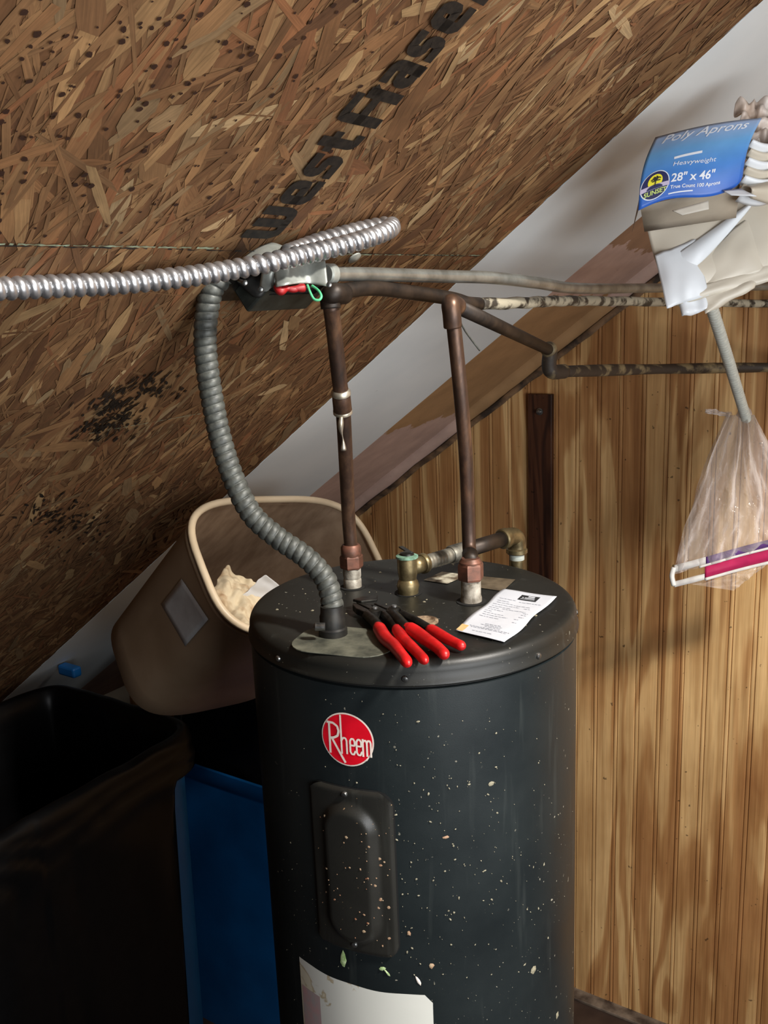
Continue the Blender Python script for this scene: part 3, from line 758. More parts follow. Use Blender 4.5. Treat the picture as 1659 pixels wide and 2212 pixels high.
RUN = [e1, at(800, 622, 1.21), at(890, 632, 1.28), r2_, at(1010, 655, 1.37), at(1035, 657, 1.40)]
tube('copper_run', RUN[:6], .0098, M['darkpipe'], p1, 18, curve=6)
o = tube('painted_run', on([at(1030, 657, 1.398), at(1130, 654, 1.49), at(1230, 650, 1.66), at(1420, 652, 2.0), at(1700, 655, 2.42)]), lambda s, a: .0088+.0008*math.sin(s*90+a), M['creampipe'], p1, 16, curve=8)
o['label'] = 'cream paint peeling off the pipe run'
# right riser
b2 = onz(1018, 1299, ZL); d2 = (b2-EYE).length
p2 = thing('copper_pipe', 'right copper riser bending back towards the panelled wall', 'pipe', b2)
lathe('nipple', [(.0150, -.01), (.0150, .006), (.0138, .010), (.0138, .034)], b2, M['ironwhite'], p2, seg=24)
hexprof('union_nut', b2+Vector((0, 0, .032)), .0185, .024, M['copperhex'], p2)
lathe('collar', [(.0155, .055), (.0160, .058), (.0125, .063)], b2, M['copperhex'], p2, seg=24)
P2 = [b2+Vector((0, 0, .055)), at(1013, 1170, 1.335), at(1007, 1000, 1.29), at(996, 860, 1.255), at(982, 720, 1.235), at(976, 680, 1.23)]
tube('riser', P2, .0098, M['copper'], p2, 18, curve=6)
tube('lower_sleeve', [P2[0], P2[0].lerp(P2[1], .45)], .0112, M['darkpipe'], p2, 18)
e2 = at(974, 655, 1.232); br = at(1188, 757, 1.72)
tube('elbow', [at(978, 706, 1.234), P2[-1], e2, e2.lerp(br, .05)], .0121, M['copper'], p2, 18, curve=8)
tube('branch', [e2.lerp(br, .03), br], .0100, M['darkpipe'], p2, 18)
wp = at(1193, 803, 1.735)
tube('wall_elbow', [br.lerp(e2, .03), br, at(1186, 790, 1.728), wp, wp+(at(1430, 797, 2.12)-wp).normalized()*.04], .0135, M['mouldpipe'], p2, 18, curve=6)
o = tube('wall_run', on([wp, at(1430, 797, 2.12), at(1760, 790, 2.40)]), lambda s, a: .0112+.0008*math.sin(s*70+2*a), M['mouldpipe'], p2, 16, curve=6); o['label'] = 'blackened horizontal pipe run'
tag(tube('wire', [at(991, 688, 1.25), at(1003, 712, 1.27), at(1014, 728, 1.29), at(1036, 757, 1.31)], .0012, M['hose'], None, 8, curve=6), 'thin grey wire hanging beside the right riser elbow', 'wire')  # thin grey tube beside the elbow
# relief valve with its discharge pipe
b3 = onz(882, 1282, ZL)
vv3 = thing('relief_valve', 'tarnished brass relief valve with pipe elbowed over the heater edge', 'valve', b3)
lathe('valve_body', [(.013, -.008), (.0145, 0), (.0150, .006), (.0165, .012), (.0150, .018), (.0125, .022), (.0138, .030), (.0145, .036), (.0145, .054)], b3, M['brass'], vv3, seg=28)
lathe('cap_ring', [(.0140, .053), (.0160, .054), (.0160, .057), (.0115, .0585)], b3, M['verdigris'], vv3, seg=28)
lathe('cap', [(.0110, .0565), (.0100, .061), (.004, .063), (.001, .063)], b3, M['toolsteel'], vv3, seg=20)
boxo('lever', b3+Vector((-.010, .012, .0615)), Vector((.030, -.022, 0)), Vector((.004, .006, 0)), (0, 0, .0022), M['toolsteel'], vv3, .0006)
oz = b3.z+.038; elb = onz(1106, 1158, oz-.001); dirp = (elb-Vector((b3.x, b3.y, oz))).normalized()
q0 = Vector((b3.x, b3.y, oz)); Lp = (elb-q0).length
tube('outlet', [q0+dirp*.008, q0+dirp*.032], .0125, M['brass'], vv3, 20)
lathe('outlet_lip', [(.0138, .028), (.0152, .030), (.0152, .035), (.0138, .037)], q0, M['brass'], vv3, dirp, 24)
tube('thread_pipe', [q0+dirp*.034, q0+dirp*Lp*.42], lambda s, a: .0112+.0004*math.sin(s*900), M['iron'], vv3, 18, step=.002)
lathe('pipe_coupling', [(.0125, 0), (.0142, .003), (.0142, .036), (.0125, .040)], q0+dirp*Lp*.38, M['iron'], vv3, dirp, 24)
tube('discharge_pipe', [q0+dirp*Lp*.5, q0+dirp*(Lp-.01)], .0120, M['darkpipe'], vv3, 20)
lathe('elbow_collar', [(.0145, -.026), (.0165, -.024), (.0165, -.015), (.0145, -.012)], elb, M['brass'], vv3, dirp, 24)
tube('elbow', [elb-dirp*.022, elb-dirp*.006, elb+dirp*.008+Vector((0, 0, -.004)), elb+dirp*.012+Vector((0, 0, -.016)), elb+dirp*.012+Vector((0, 0, -.026))], .0148, M['brass'], vv3, 20, curve=6)
eb = elb+dirp*.012
lathe('elbow_collar', [(.0150, -.032), (.0172, -.030), (.0172, -.024), (.0150, -.022)], eb, M['brass'], vv3, seg=24)
lathe('thread_tape', [(.0118, -.042), (.0122, -.041), (.0122, -.032), (.0118, -.031)], eb, M['tape'], vv3, seg=24)
lathe('drop_pipe', [(.0105, -1.55), (.0105, -.06), (.0125, -.055), (.0125, -.042), (.0105, -.041)], eb, M['brass'], vv3, seg=24)

# ================================================================== ELECTRICAL
hb = onz(720, 1372, ZL)
hz = thing('flexible_conduit', 'dark grey ribbed flexible conduit curving from junction box down to heater', 'conduit', hb)
HP = [hb+Vector((0, 0, .025)), at(717, 1300, 1.190), at(702, 1250, 1.187), at(662, 1205, 1.187), at(598, 1160, 1.19), at(545, 1112, 1.19), at(507, 1040, 1.19), at(477, 950, 1.19), at(456, 850, 1.185), at(444, 760, 1.18), at(445, 690, 1.175), at(457, 628, 1.17), at(480, 596, 1.17)]
def rib(pitch, r0, amp, helix=1):
    def fn(s, a):
        ph = (s/pitch-helix*a/(2*PI)) % 1.
        return r0+amp*(1-abs(2*ph-1)**2.2)-amp*.5*(1 if ph < .08 else 0)
    return fn
tube('jacket', HP, rib(.0105, .0130, .0016), M['hose'], hz, 24, curve=10, step=.0009)
lathe('connector', [(.0185, 0), (.0185, .010), (.0165, .012), (.0165, .026), (.0150, .030), (.0145, .040)], hb, M['hosedark'], hz, seg=28)
lathe('clamp_screw', [(.0052, 0), (.0052, .012), (.003, .014)], onz(702, 1352, ZL+.022)+Vector((0, 0, -.001)), M['screw'], hz, tuple(-RX), 12)
# junction box hung on the sloped lining
jb = onsl(592, 588, .003)
bx = thing('junction_box', 'galvanised junction box with bent cover and loose red and green wires', 'junction box', jb)
ex = (onsl(700, 590, .003)-onsl(500, 590, .003)).normalized()   # across the picture, along the board
ey = NS.cross(ex).normalized(); dn = -NS
if ey.z < 0: ey = -ey
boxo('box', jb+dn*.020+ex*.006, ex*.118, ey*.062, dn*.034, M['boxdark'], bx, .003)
boxo('bracket', jb+dn*.004-ex*.030-ey*.012, ex*.10, ey*.075, dn*.0025, M['toolsteel'], bx, .001)
# bent cover plate: a curved tin sheet drooping over the face
def patchmesh(name, fn, nu, nv, mat, parent, solid=.0012):
    v_ = [fn(i/nu, j/nv) for j in range(nv+1) for i in range(nu+1)]
    f_ = [(j*(nu+1)+i, j*(nu+1)+i+1, (j+1)*(nu+1)+i+1, (j+1)*(nu+1)+i) for j in range(nv) for i in range(nu)]
    return finish(mesh(name, v_, f_, mat, parent), solid=solid)
def bil(pts, u, w_): A, B, C_, D_ = pts; return (A*(1-u)+B*u)*(1-w_)+(D_*(1-u)+C_*u)*w_
cv = [at(592, 572, 1.130), at(702, 560, 1.150), at(708, 619, 1.135), at(596, 620, 1.105)]
patchmesh('cover', lambda u, w: bil(cv, u, w)+ray(640, 590)*(-.010*math.sin(u*PI*2.4)*(.4+.6*w))+UX*(.004*math.sin(u*PI)*w), 24, 8, M['steel'], bx)
cd = [at(528, 556, 1.145), at(632, 545, 1.150), at(640, 575, 1.135), at(520, 590, 1.135)]
patchmesh('knockout_plate', lambda u, w: bil(cd, u, w)-ray(580, 560)*(.012*math.sin(u*PI)*math.sin(w*PI))+UX*.014*math.sin(u*PI)*(1-w), 20, 10, M['steel'], bx)
cf = [at(500, 598, 1.165), at(600, 592, 1.15), at(615, 628, 1.15), at(545, 640, 1.16)]
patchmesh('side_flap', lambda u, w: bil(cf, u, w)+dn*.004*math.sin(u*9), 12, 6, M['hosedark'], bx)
cf2 = [at(566, 585, 1.125), at(600, 580, 1.12), at(596, 624, 1.12), at(560, 626, 1.13)]
patchmesh('hanging_tab', lambda u, w: bil(cf2, u, w)+dn*.003*math.sin(u*5), 8, 6, M['steel'], bx)
cf3 = [at(590, 620, 1.165), at(700, 618, 1.165), at(680, 634, 1.17), at(550, 638, 1.17)]
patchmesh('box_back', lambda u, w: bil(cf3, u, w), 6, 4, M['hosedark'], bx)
for q in ((529, 611), (563, 625), (711, 615)): screw_head('screw', at(*q, 1.118), tuple(-ray(*q)), .0036, M['screw'], bx)
tube('screw_shank', [at(516, 606, 1.125), at(529, 611, 1.118)], .0022, M['screw'], bx, 10)
tube('red_wire', [at(596, 618, 1.112), at(606, 629, 1.108), at(618, 624, 1.112), at(640, 623, 1.115), at(656, 622, 1.12)], lambda s, a: .0040+.0012*math.sin(s*200), M['redcloth'], bx, 10, curve=6)
tube('red_wire', [at(600, 622, 1.116), at(612, 620, 1.114), at(634, 626, 1.114), at(652, 618, 1.12)], .0036, M['redcloth'], bx, 10, curve=6)
tube('green_wire', [at(664, 616, 1.125), at(670, 632, 1.112), at(678, 646, 1.105), at(689, 648, 1.103), at(694, 640, 1.105), at(688, 628, 1.112), at(674, 617, 1.122)], .0016, M['greenwire'], bx, 10, curve=8)
tube('box_tab', [at(620, 533, 1.165), at(626, 541, 1.150)], .0022, M['steel'], bx, 8)
# bright armoured cable in front
CB = [at(-160, 626, .93), at(0, 623, .965), at(120, 618, .99), at(260, 612, 1.02), at(400, 598, 1.05), at(500, 583, 1.075), at(600, 563, 1.09), at(700, 540, 1.125), at(780, 519, 1.155), at(828, 502, 1.19), at(846, 491, 1.228), onsl(838, 487, .022), onsl(796, 494, .016), onsl(748, 506, .015), onsl(690, 523, .015), onsl(650, 538, .020), onsl(618, 550, .030)]
cab = thing('armoured_cable', 'shiny silver spiral armoured cable looping back to the junction box', 'cable', CB[0])
tube('armour', CB, rib(.0118, .0086, .0032), M['bx'], cab, 24, curve=14, step=.0009)
# rigid conduit running right
q1 = at(704, 592, 1.150)
CD = [q1, at(760, 592, 1.185), at(860, 594, 1.25), at(960, 597, 1.32), at(1060, 600, 1.39), at(1160, 611, 1.46), at(1250, 623, 1.60), at(1420, 622, 1.93), at(1700, 618, 2.35)]; CD = on(CD)
cdt = thing('metal_conduit', 'smooth grey metal conduit running from junction box along the slope', 'conduit', q1)
tube('conduit_tube', CD, .0088, M['emt'], cdt, 20, curve=8)
lathe('conduit_connector', [(.0105, 0), (.0125, .002), (.0125, .012), (.0105, .014)], q1-Vector((0, 0, 0)), M['steel'], cdt, (CD[1]-CD[0]), 20)

# ================================================================== ON THE LID
# pliers
def pliers(label, hA, hB, head, jaw, rA=.0078, rB=.0070, group=None):
    base = head[0].copy(); base.z = ZL
    t_ = thing('pliers', label, 'pliers', base)
    def grip(P, r_):
        Q = catmull(P, 8); n = len(Q)
        L_ = sum((a-b).length for a, b in zip(Q, Q[1:]))
        def rr(s, a):
            u = s/L_; e = min(1, math.sqrt(max(0, 1-(1-min(1, (1-u)*9))**2))+.02)*min(1, .72+u*4)
            return r_*e*(1+.10*math.sin(u*5+.6))
        return tube('grip', Q, rr, M['red'], t_, 16, step=.0015)
    grip(hA, rA); grip(hB, rB)
    tube('arm', [head[0], head[0].lerp(hA[0], .5)+Vector((0, 0, .001)), hA[0], hA[1]], lambda s, a: .0052*(1+.35*abs(math.cos(a))), M['toolsteel'], t_, 10, curve=4)
    tube('arm', [head[1], head[1].lerp(hB[0], .5)+Vector((0, 0, .001)), hB[0], hB[1]], lambda s, a: .0046*(1+.35*abs(math.cos(a))), M['toolsteel'], t_, 10, curve=4)
    c_ = (head[0]+head[1])/2
    lathe('pivot', [(.0085, -.007), (.0085, .006), (.006, .008), (.002, .0085)], c_, M['toolsteel'], t_, seg=18)
    lathe('pivot_bolt', [(.0040, .006), (.0040, .0095), (.003, .0105)], c_, M['toolbright'], t_, seg=12)
    for k, s_ in enumerate((-1, 1)):
        d_ = (jaw-c_).normalized(); side = Vector((-d_.y, d_.x, 0))*s_; L_ = (jaw-c_).length
        v_ = []
        for (u, w_) in ((-.1, .002), (.2, .011), (.55, .0125), (.85, .009), (1., .0045), (1., .0008), (.5, .0012), (.1, .0008)):
            v_.append(c_+d_*L_*u+side*w_)
        prism_on('jaw', [Vector((p.x, p.y, ZL+.0035)) for p in v_], Vector((0, 0, .009)), M['toolsteel'], t_, .0012)
    return t_
g = ZL+.0095
H1 = [onz(816, 1352, g), onz(832, 1378, g), onz(850, 1394, g), onz(868, 1416, g), onz(883, 1436, g+.001)]
H2 = [onz(856, 1356, g), onz(870, 1379, g), onz(890, 1398, g), onz(908, 1416, g), onz(920, 1430, g+.001)]
H3 = [onz(876, 1354, g+.006), onz(893, 1362, g+.004), onz(918, 1380, g+.001), onz(944, 1398, g), onz(964, 1418, g)]
H4 = [onz(926, 1358, g), onz(944, 1368, g), onz(966, 1380, g), onz(984, 1389, g), onz(1003, 1398, g)]
h0 = ZL+.009
pA = pliers('red handled pliers nearest the dusty wiring plate, jaws under the flexible conduit', H1, H2, (onz(792, 1328, h0), onz(828, 1326, h0)), onz(768, 1306, h0))
pB = pliers('red handled pliers lying nearest the receipt, handles spread wide apart', H3, H4, (onz(842, 1322, h0+.004), onz(862, 1324, h0+.003)), onz(806, 1304, h0+.003))
o = prism_on('loose_jaw', [onz(*q, ZL+.012) for q in ((762, 1300), (786, 1293), (816, 1291), (815, 1300), (780, 1304))], Vector((0, 0, .004)), M['toolsteel'], pA, .001)
# receipt
rc = [onz(1088, 1276, ZL), onz(1203, 1293, ZL), onz(1092, 1392, ZL), onz(982, 1365, ZL)]
rt = thing('receipt', 'curled white paper receipt with black logo square lying on the heater', 'receipt', rc[3])
def rmap(u, w_, h=0):
    p = bil(rc, u, w_)
    wv = .0007*(1+math.sin(w_*13+.5))*(.35+.65*abs(u-.45)*2)+.0004*math.sin(u*7+w_*4)
    e = .0016*math.sin(w_*11)*((u-.5)*2)**3
    d_ = (rc[1]-rc[0]).normalized(); p = p+d_*e
    p.z = ZL+.0022+wv*.8+h; return p
NU, NV = 16, 40
v_ = [rmap(i/NU, j/NV) for j in range(NV+1) for i in range(NU+1)]
f_ = [(j*(NU+1)+i, j*(NU+1)+i+1, (j+1)*(NU+1)+i+1, (j+1)*(NU+1)+i) for j in range(NV) for i in range(NU)]
finish(mesh('paper', v_, f_, M['receipt'], rt), solid=.0002)
def rpatch(name, u0, u1, w0, w1, mat, h=.0004, n=8, seg=None):
    v_, f_ = [], []
    m = max(2, n)
    for j in range(3):
        for i in range(m+1): v_.append(rmap(u0+(u1-u0)*i/m, w0+(w1-w0)*j/2, h))
    for j in range(2):
        for i in range(m): f_.append((j*(m+1)+i, j*(m+1)+i+1, (j+1)*(m+1)+i+1, (j+1)*(m+1)+i))
    return v_, f_
lines = []
for (u0, u1, w0) in ((.12, .42, .22), (.5, .9, .235), (.12, .34, .27), (.14, .46, .31), (.48, .78, .32), (.10, .62, .355), (.7, .82, .36), (.12, .5, .40), (.10, .30, .44), (.36, .8, .43), (.12, .42, .48), (.1, .24, .52), (.12, .5, .56), (.14, .62, .60), (.12, .5, .64), (.78, .88, .46), (.78, .88, .50), (.78, .88, .55), (.74, .82, .60), (.76, .84, .66),
                   (.36, .66, .765), (.30, .72, .79), (.40, .7, .815), (.14, .90, .845), (.18, .86, .865), (.28, .66, .93)):
    x = u0
    while x < u1:
        L_ = R.uniform(.03, .09); lines.append(rpatch('', x, min(u1, x+L_), w0-.003, w0+.004, None, n=2)+(0,)); x += L_+.014
v_, f_, _ = join(lines); mesh('print_lines', v_, f_, M['print'], rt)
v_, f_ = rpatch('', .42, .76, .075, .185, None, n=8); lgo = mesh('logo_block', v_, f_, M['black'], rt)
v_, f_, _ = join([rpatch('', .56, .68, .088, .112, None, .0007)+(0,), rpatch('', .47, .50, .125, .140, None, .0007)+(0,), rpatch('', .52, .70, .125, .142, None, .0007)+(0,), rpatch('', .46, .72, .156, .164, None, .0007)+(0,)])
mesh('logo_print', v_, f_, M['receipt'], lgo)
v_, f_ = rpatch('', .0, .14, .86, .99, None, n=5); o = mesh('rust_stain', v_, f_, M['stain'], rt)

# ================================================================== TUB, BINS
def camv(r_, u_, b_): return RX*r_+UX*u_-F*b_
ax_t = camv(.60, .54, .59).normalized(); ut = camv(.73, .06, -.68); ut = (ut-ax_t*ut.dot(ax_t)).normalized(); vt = ax_t.cross(ut)
if vt.dot(UX) > 0: vt = -vt
MC = at(640, 1216, 1.82)
tb = thing('tub', 'tan plastic tub tipped on its side behind the heater with rag inside', 'tub', MC-ax_t*.34)
def srect(w_, h_, n=64, e=3.6):
    P = []
    for k in range(n):
        a = 2*PI*k/n; c_, s_ = math.cos(a), math.sin(a)
        P.append((w_*math.copysign(abs(c_)**(2/e), c_), h_*math.copysign(abs(s_)**(2/e), s_)))
    return P
NP = 64; U0, V0 = .222, .146; DEP = .40
def ringt(s, dep, exp=3.6): return [MC-ax_t*dep+ut*x+vt*y for x, y in srect(U0*s, V0*s, NP, exp)]
rings = [ringt(1-.12*k/8, DEP*k/8) for k in range(9)]+[ringt(.84, DEP+.008), ringt(.74, DEP+.014)]
v_ = [p for r_ in rings for p in r_]; f_ = []
for i in range(len(rings)-1):
    for k in range(NP): f_.append((i*NP+k, i*NP+(k+1) % NP, (i+1)*NP+(k+1) % NP, (i+1)*NP+k))
f_.append(tuple((len(rings)-1)*NP+k for k in range(NP))); finish(mesh('shell', v_, f_, M['tub'], tb))
rings = [ringt(.985-.12*k/8, DEP*k/8*.97-.0) for k in range(9)]
v_ = [p for r_ in rings for p in r_]; f_ = []
for i in range(len(rings)-1):
    for k in range(NP): f_.append((i*NP+k, i*NP+(k+1) % NP, (i+1)*NP+(k+1) % NP, (i+1)*NP+k))
f_.append(tuple(8*NP+k for k in range(NP))); finish(mesh('inner_wall', v_, f_, M['tubin'], tb))
rim = ringt(1.0, -.004); rim.append(rim[0]); rim.append(rim[1])
tube('rim', rim, .0072, M['tubrim'], tb, 12, caps=False)
# lower, set-back lip under the rim
lip = ringt(1.004, .012); lip.append(lip[0]); lip.append(lip[1]); tube('lip', lip, .0035, M['tub'], tb, 10, caps=False)
# grey sticker on the near side: surface point by (param along u, depth)
def tubside(k_, dep, off=.0):  # side facing camera: x = -U0
    s = 1-.16*dep/DEP; return MC-ax_t*dep-ut*(U0*s+off)+vt*k_
from mathutils.bvhtree import BVHTree
_sh = [o for o in tb.children if o.name.startswith('shell')][0]
_bv = BVHTree.FromPolygons([v.co.copy() for v in _sh.data.vertices], [tuple(p.vertices) for p in _sh.data.polygons])
def hit(px, py):
    h_, n_, _, _ = _bv.ray_cast(EYE, ray(px, py)); return h_-ray(px, py)*.005
cs = [(392, 1250), (450, 1338), (400, 1396), (348, 1306)]
v_ = []
for j in range(9):
    for i in range(9):
        u, w_ = i/8, j/8; q = [(cs[0][k]*(1-u)+cs[1][k]*u)*(1-w_)+(cs[3][k]*(1-u)+cs[2][k]*u)*w_ for k in (0, 1)]; v_.append(hit(*q))
finish(mesh('sticker', v_, [(j*9+i, j*9+i+1, (j+1)*9+i+1, (j+1)*9+i) for j in range(8) for i in range(8)], M['sticker'], tb), solid=.0004)
# rag and paper in the tub (separate things)
def rumple(name, c, a, b, amp, n=26, seed=0, mat=None, parent=None, fr=9., shape=None):
    v_, f_ = [], []; nn = a.cross(b).normalized()
    for j in range(n+1):
        for i in range(n+1):
            u, w_ = i/n*2-1, j/n*2-1; p = c+a*u+b*w_; q = Vector((u*1.6+seed, w_*1.6, seed))
            h = mnoise.fractal(q*fr/6, .6, 2.1, 5)*amp+abs(mnoise.noise(q*fr/3))*amp*.8
            e = 1+.14*mnoise.noise(Vector((u*3, w_*3, seed+9))); v_.append(c+(p-c)*e+nn*h)
    f_ = [(j*(n+1)+i, j*(n+1)+i+1, (j+1)*(n+1)+i+1, (j+1)*(n+1)+i) for j in range(n) for i in range(n)]
    o = mesh(name, v_, f_, mat, parent); finish(o, solid=.0015, sub=1); return o
c_ = at(524, 1312, 1.83)
tag(rumple('rag', c_, camv(.058, -.040, .005), camv(.015, .040, -.065), .017, 26, 3., M['rag'], fr=9), 'crumpled cream rag with brown stains lying in the tan tub', 'rag')
c_ = at(578, 1300, 1.86)
tag(rumple('paper_sheet', c_, camv(.03, .028, 0), camv(.03, -.03, -.03), .004, 12, 8., M['paperw'], fr=4), 'white paper scrap beside the rag inside the tan tub', 'paper')

# rectangular carts
def cart(name, label, x0, x1, y0, y1, zt_, cat='bin'):
    t_ = thing(name, label, cat, ((x0+x1)/2, (y0+y1)/2, 0)); cx, cy, hx, hy = (x0+x1)/2, (y0+y1)/2, (x1-x0)/2, (y1-y0)/2
    def rg(s, z, inset=0): return [Vector((cx+x, cy+y, z)) for x, y in srect(hx*s-inset, hy*s-inset, 72, 9)]
    rs = [rg(.94, .0), rg(.945, .02), rg(.985, zt_-.05), rg(.987, zt_-.045), rg(1., zt_-.04), rg(1.0, zt_), rg(.97, zt_), rg(.95, zt_-.06), rg(.86, .12)]
    v_ = [p for r_ in rs for p in r_]; n = 72; f_ = []
    for i in range(len(rs)-1):
        for k in range(n): f_.append((i*n+k, i*n+(k+1) % n, (i+1)*n+(k+1) % n, (i+1)*n+k))
    f_.append(tuple(range(n))[::-1]); f_.append(tuple((len(rs)-1)*n+k for k in range(n)))
    o = mesh('body', v_, f_, M['blue'], t_); finish(o); o.data.set_sharp_from_angle(angle=math.radians(40))
    for sy_ in (-1, 1):
        lathe('wheel', [(.05, -.02), (.06, -.016), (.06, .016), (.05, .02)], (x0+.06, cy+sy_*hy*.75, .062), M['toolsteel'], t_, (0, 1, 0), 24)
    return t_
X0, X1, Y0, Y1, ZT = -2.10, -1.545, .52, 1.455, 1.15
ct1 = cart('trash_cart', 'near blue waste cart mostly hidden under a black liner', X0, X1, Y0, Y1, ZT-.006)
boxo('hinge', (-2.15, 1.55, ZT-.004), (.07, 0, 0), (0, .03, 0), (0, 0, .03), M['blue'], ct1, .006)
ct2 = cart('trash_cart', 'second blue waste cart between the lined cart and the heater', -2.08, -1.44, 1.665, 2.28, .885)
# black liner over the near cart: skirt outside, rolled rim, pleated inside
def liner():
    n = 420; cx, cy, hx, hy = (X0+X1)/2, (Y0+Y1)/2, (X1-X0)/2, (Y1-Y0)/2
    P = []
    base = srect(hx, hy, 2000, 9); L_ = 0; pts = [Vector((cx+x, cy+y, 0)) for x, y in base]; pts.append(pts[0]); Q, tot = resample(pts, (2*(hx+hy)*2)/n); Q = Q[:-1]; n = len(Q)
    prof = []   # (offset outward, z drop, ridge weight)
    v_, f_ = [], []
    rows = []
    zs_out = [1.02, .82, .66, .54, .44, .36, .29, .23, .19, .165, .145, .125, .108, .092, .078, .064, .05, .038, .026, .014, .004]
    for d_ in zs_out: rows.append(('o', d_))
    for th in (20, 60, 90, 120, 160): rows.append(('r', th))
    for d_ in (.02, .05, .09, .14, .2, .3, .42, .56): rows.append(('i', d_))
    for ri, (k_, d_) in enumerate(rows):
        for i, p in enumerate(Q):
            a, b_ = Q[i-1], Q[(i+1) % n]; tg = (b_-a).normalized(); nr = Vector((tg.y, -tg.x, 0)); s = i/n*tot
            w1 = mnoise.noise(Vector((s*7, ri*.12, 1)))
            if k_ == 'o':
                # bare stretch near the far right corner of the cart
                bare = p.x > X1-.05 and p.y > 1.30
                full = min(1., max(0., (1.345-p.y)/.03)) if p.x > X1-.08 else (0. if p.y > 1.4 else 1.)
                dd = min(d_, .085+1.0*full)
                ridge = .0095*math.sin(d_*170+1.4*mnoise.noise(Vector((s*2.2, 0, 4)))*6)*math.exp(-((d_-.08)/.085)**2)
                fold = .010*mnoise.noise(Vector((s*9, d_*3, 2)))*min(1, d_*4)
                v_.append(Vector((p.x, p.y, ZT-dd))+nr*(.012+abs(ridge)+abs(fold)+.004*w1-.006*max(0, dd-.1)))
            elif k_ == 'r':
                t_ = math.radians(d_); v_.append(Vector((p.x, p.y, ZT))+nr*(.013*math.cos(t_)-.004)+Vector((0, 0, .012*math.sin(t_)+.003*mnoise.noise(Vector((s*14, 0, 6))))))
            else:
                fold = .028*mnoise.noise(Vector((s*8, d_*1.2, 5)))*min(1, d_*8)
                v_.append(Vector((p.x, p.y, ZT-d_))-nr*(.026+.10*d_+abs(fold)))
    m = len(rows)
    for j in range(m-1):
        for i in range(n): f_.append((j*n+i, j*n+(i+1) % n, (j+1)*n+(i+1) % n, (j+1)*n+i))
    f_.append(tuple((m-1)*n+i for i in range(n)))
    return v_, f_
v_, f_ = liner()
tag(finish(mesh('bin_liner', v_, f_, M['binbag'])), 'black plastic liner folded over the rim of the near blue cart', 'bin liner')
# black lump added on the far cart to darken the gap below the tub
def lump(c, sx_, sy_, sz_, seed, n=40):
    v_, f_ = [], []
    for j in range(n+1):
        ph = PI*j/n
        for i in range(2*n):
            th = PI*i/n; d = Vector((math.sin(ph)*math.cos(th), math.sin(ph)*math.sin(th), math.cos(ph)))
            k_ = 1+.10*mnoise.fractal(d*2.2+Vector((seed, 0, 0)), .8, 2, 4)+.05*abs(mnoise.noise(d*6))
            e = lambda x: math.copysign(abs(x)**.75, x)
            v_.append(Vector(c)+Vector((e(d.x)*sx_, e(d.y)*sy_, e(d.z)*sz_))*k_)
    for j in range(n):
        for i in range(2*n): f_.append((j*2*n+i, j*2*n+(i+1) % (2*n), (j+1)*2*n+(i+1) % (2*n), (j+1)*2*n+i))
    return v_, f_
v_, f_ = lump((-1.74, 1.95, .99), .29, .25, .27, 3)
tag(finish(mesh('garbage_bag', v_, f_, M['binbag'])), 'full black garbage bag in the far blue cart under the tub', 'garbage bag')

# ================================================================== APRON PACK HANGING AT THE RIGHT
def atp(x, y, t): return at(x, y, t*.98)
CA = [atp(1416, 297, 1.50), atp(1644, 258, 1.54), atp(1600, 400, 1.50), atp(1379, 455, 1.455)]   # TL TR BR BL
pk = thing('apron_pack', 'torn blue Poly Aprons carton hanging from pipe with white plastic aprons spilling out', 'apron pack', atp(1500, 350, 1.6))
pk['label'] = 'torn blue apron carton hanging at right with white plastic sheeting spilling out'
nrmC = (CA[1]-CA[0]).cross(CA[3]-CA[0]).normalized()
if nrmC.dot(ray(1500, 350)) > 0: nrmC = -nrmC
def card(u, w_, h=0):   # u 0..1 left-right, w 0 bottom .. 1 top
    q = 1-w_; p = bil(CA, u, q)
    # bowed card, rounded lower right corner, sagging lower edge
    p = p+nrmC*(.012*math.sin(u*PI*.9)+.010*math.sin(w_*PI)+h)
    p = p+UX*(.006*math.sin(u*PI*2)*(q)-.004*math.sin(u*PI)*(q))+RX*(-.008*math.sin(q*PI))
    return p
nu, nv = 28, 20; v_, uvs, f_ = [], [], []
def crn(u, w_):
    r_ = .10
    if u > 1-r_ and w_ < r_:
        dx, dy = u-(1-r_), r_-w_; m2_ = max(dx, dy); l_ = math.hypot(dx, dy)
        if l_: u, w_ = 1-r_+dx*m2_/l_, r_-dy*m2_/l_
    return u, w_
for j in range(nv+1):
    for i in range(nu+1): u_, w_ = crn(i/nu, j/nv); v_.append(card(u_, w_)); uvs.append((u_, w_))
f_ = [(j*(nu+1)+i, j*(nu+1)+i+1, (j+1)*(nu+1)+i+1, (j+1)*(nu+1)+i) for j in range(nv) for i in range(nu)]
cardo = mesh('printed_panel', v_, f_, M['card'], pk, True)
ul = cardo.data.uv_layers.new(name='UVMap')
for lp in cardo.data.loops: ul.data[lp.index].uv = uvs[lp.vertex_index]
cardo['label'] = 'blue printed front panel'
asp = (CA[1]-CA[0]).length/(CA[3]-CA[0]).length
def txt(name, s, x, y, size, mat, bold=0, shear=0, xs=1., mats=None):
    sz = size; v_, f_ = font_text(s, sz, lambda X, Y: card(x+X/asp, y+Y, .0012), bold, shear, xs); return (v_, f_)
tl = [txt('', 'Poly Aprons', .085, .845, .185, None, .0015, .25, 1.18), txt('', 'Heavyweight', .285, .425, .085, None, 0, .1, 1.25), txt('', '28" x 46"', .29, .215, .15, None, .003, .05, 1.0), txt('', 'True Count 100 Aprons', .29, .125, .062, None, .001, .05, 1.06)]
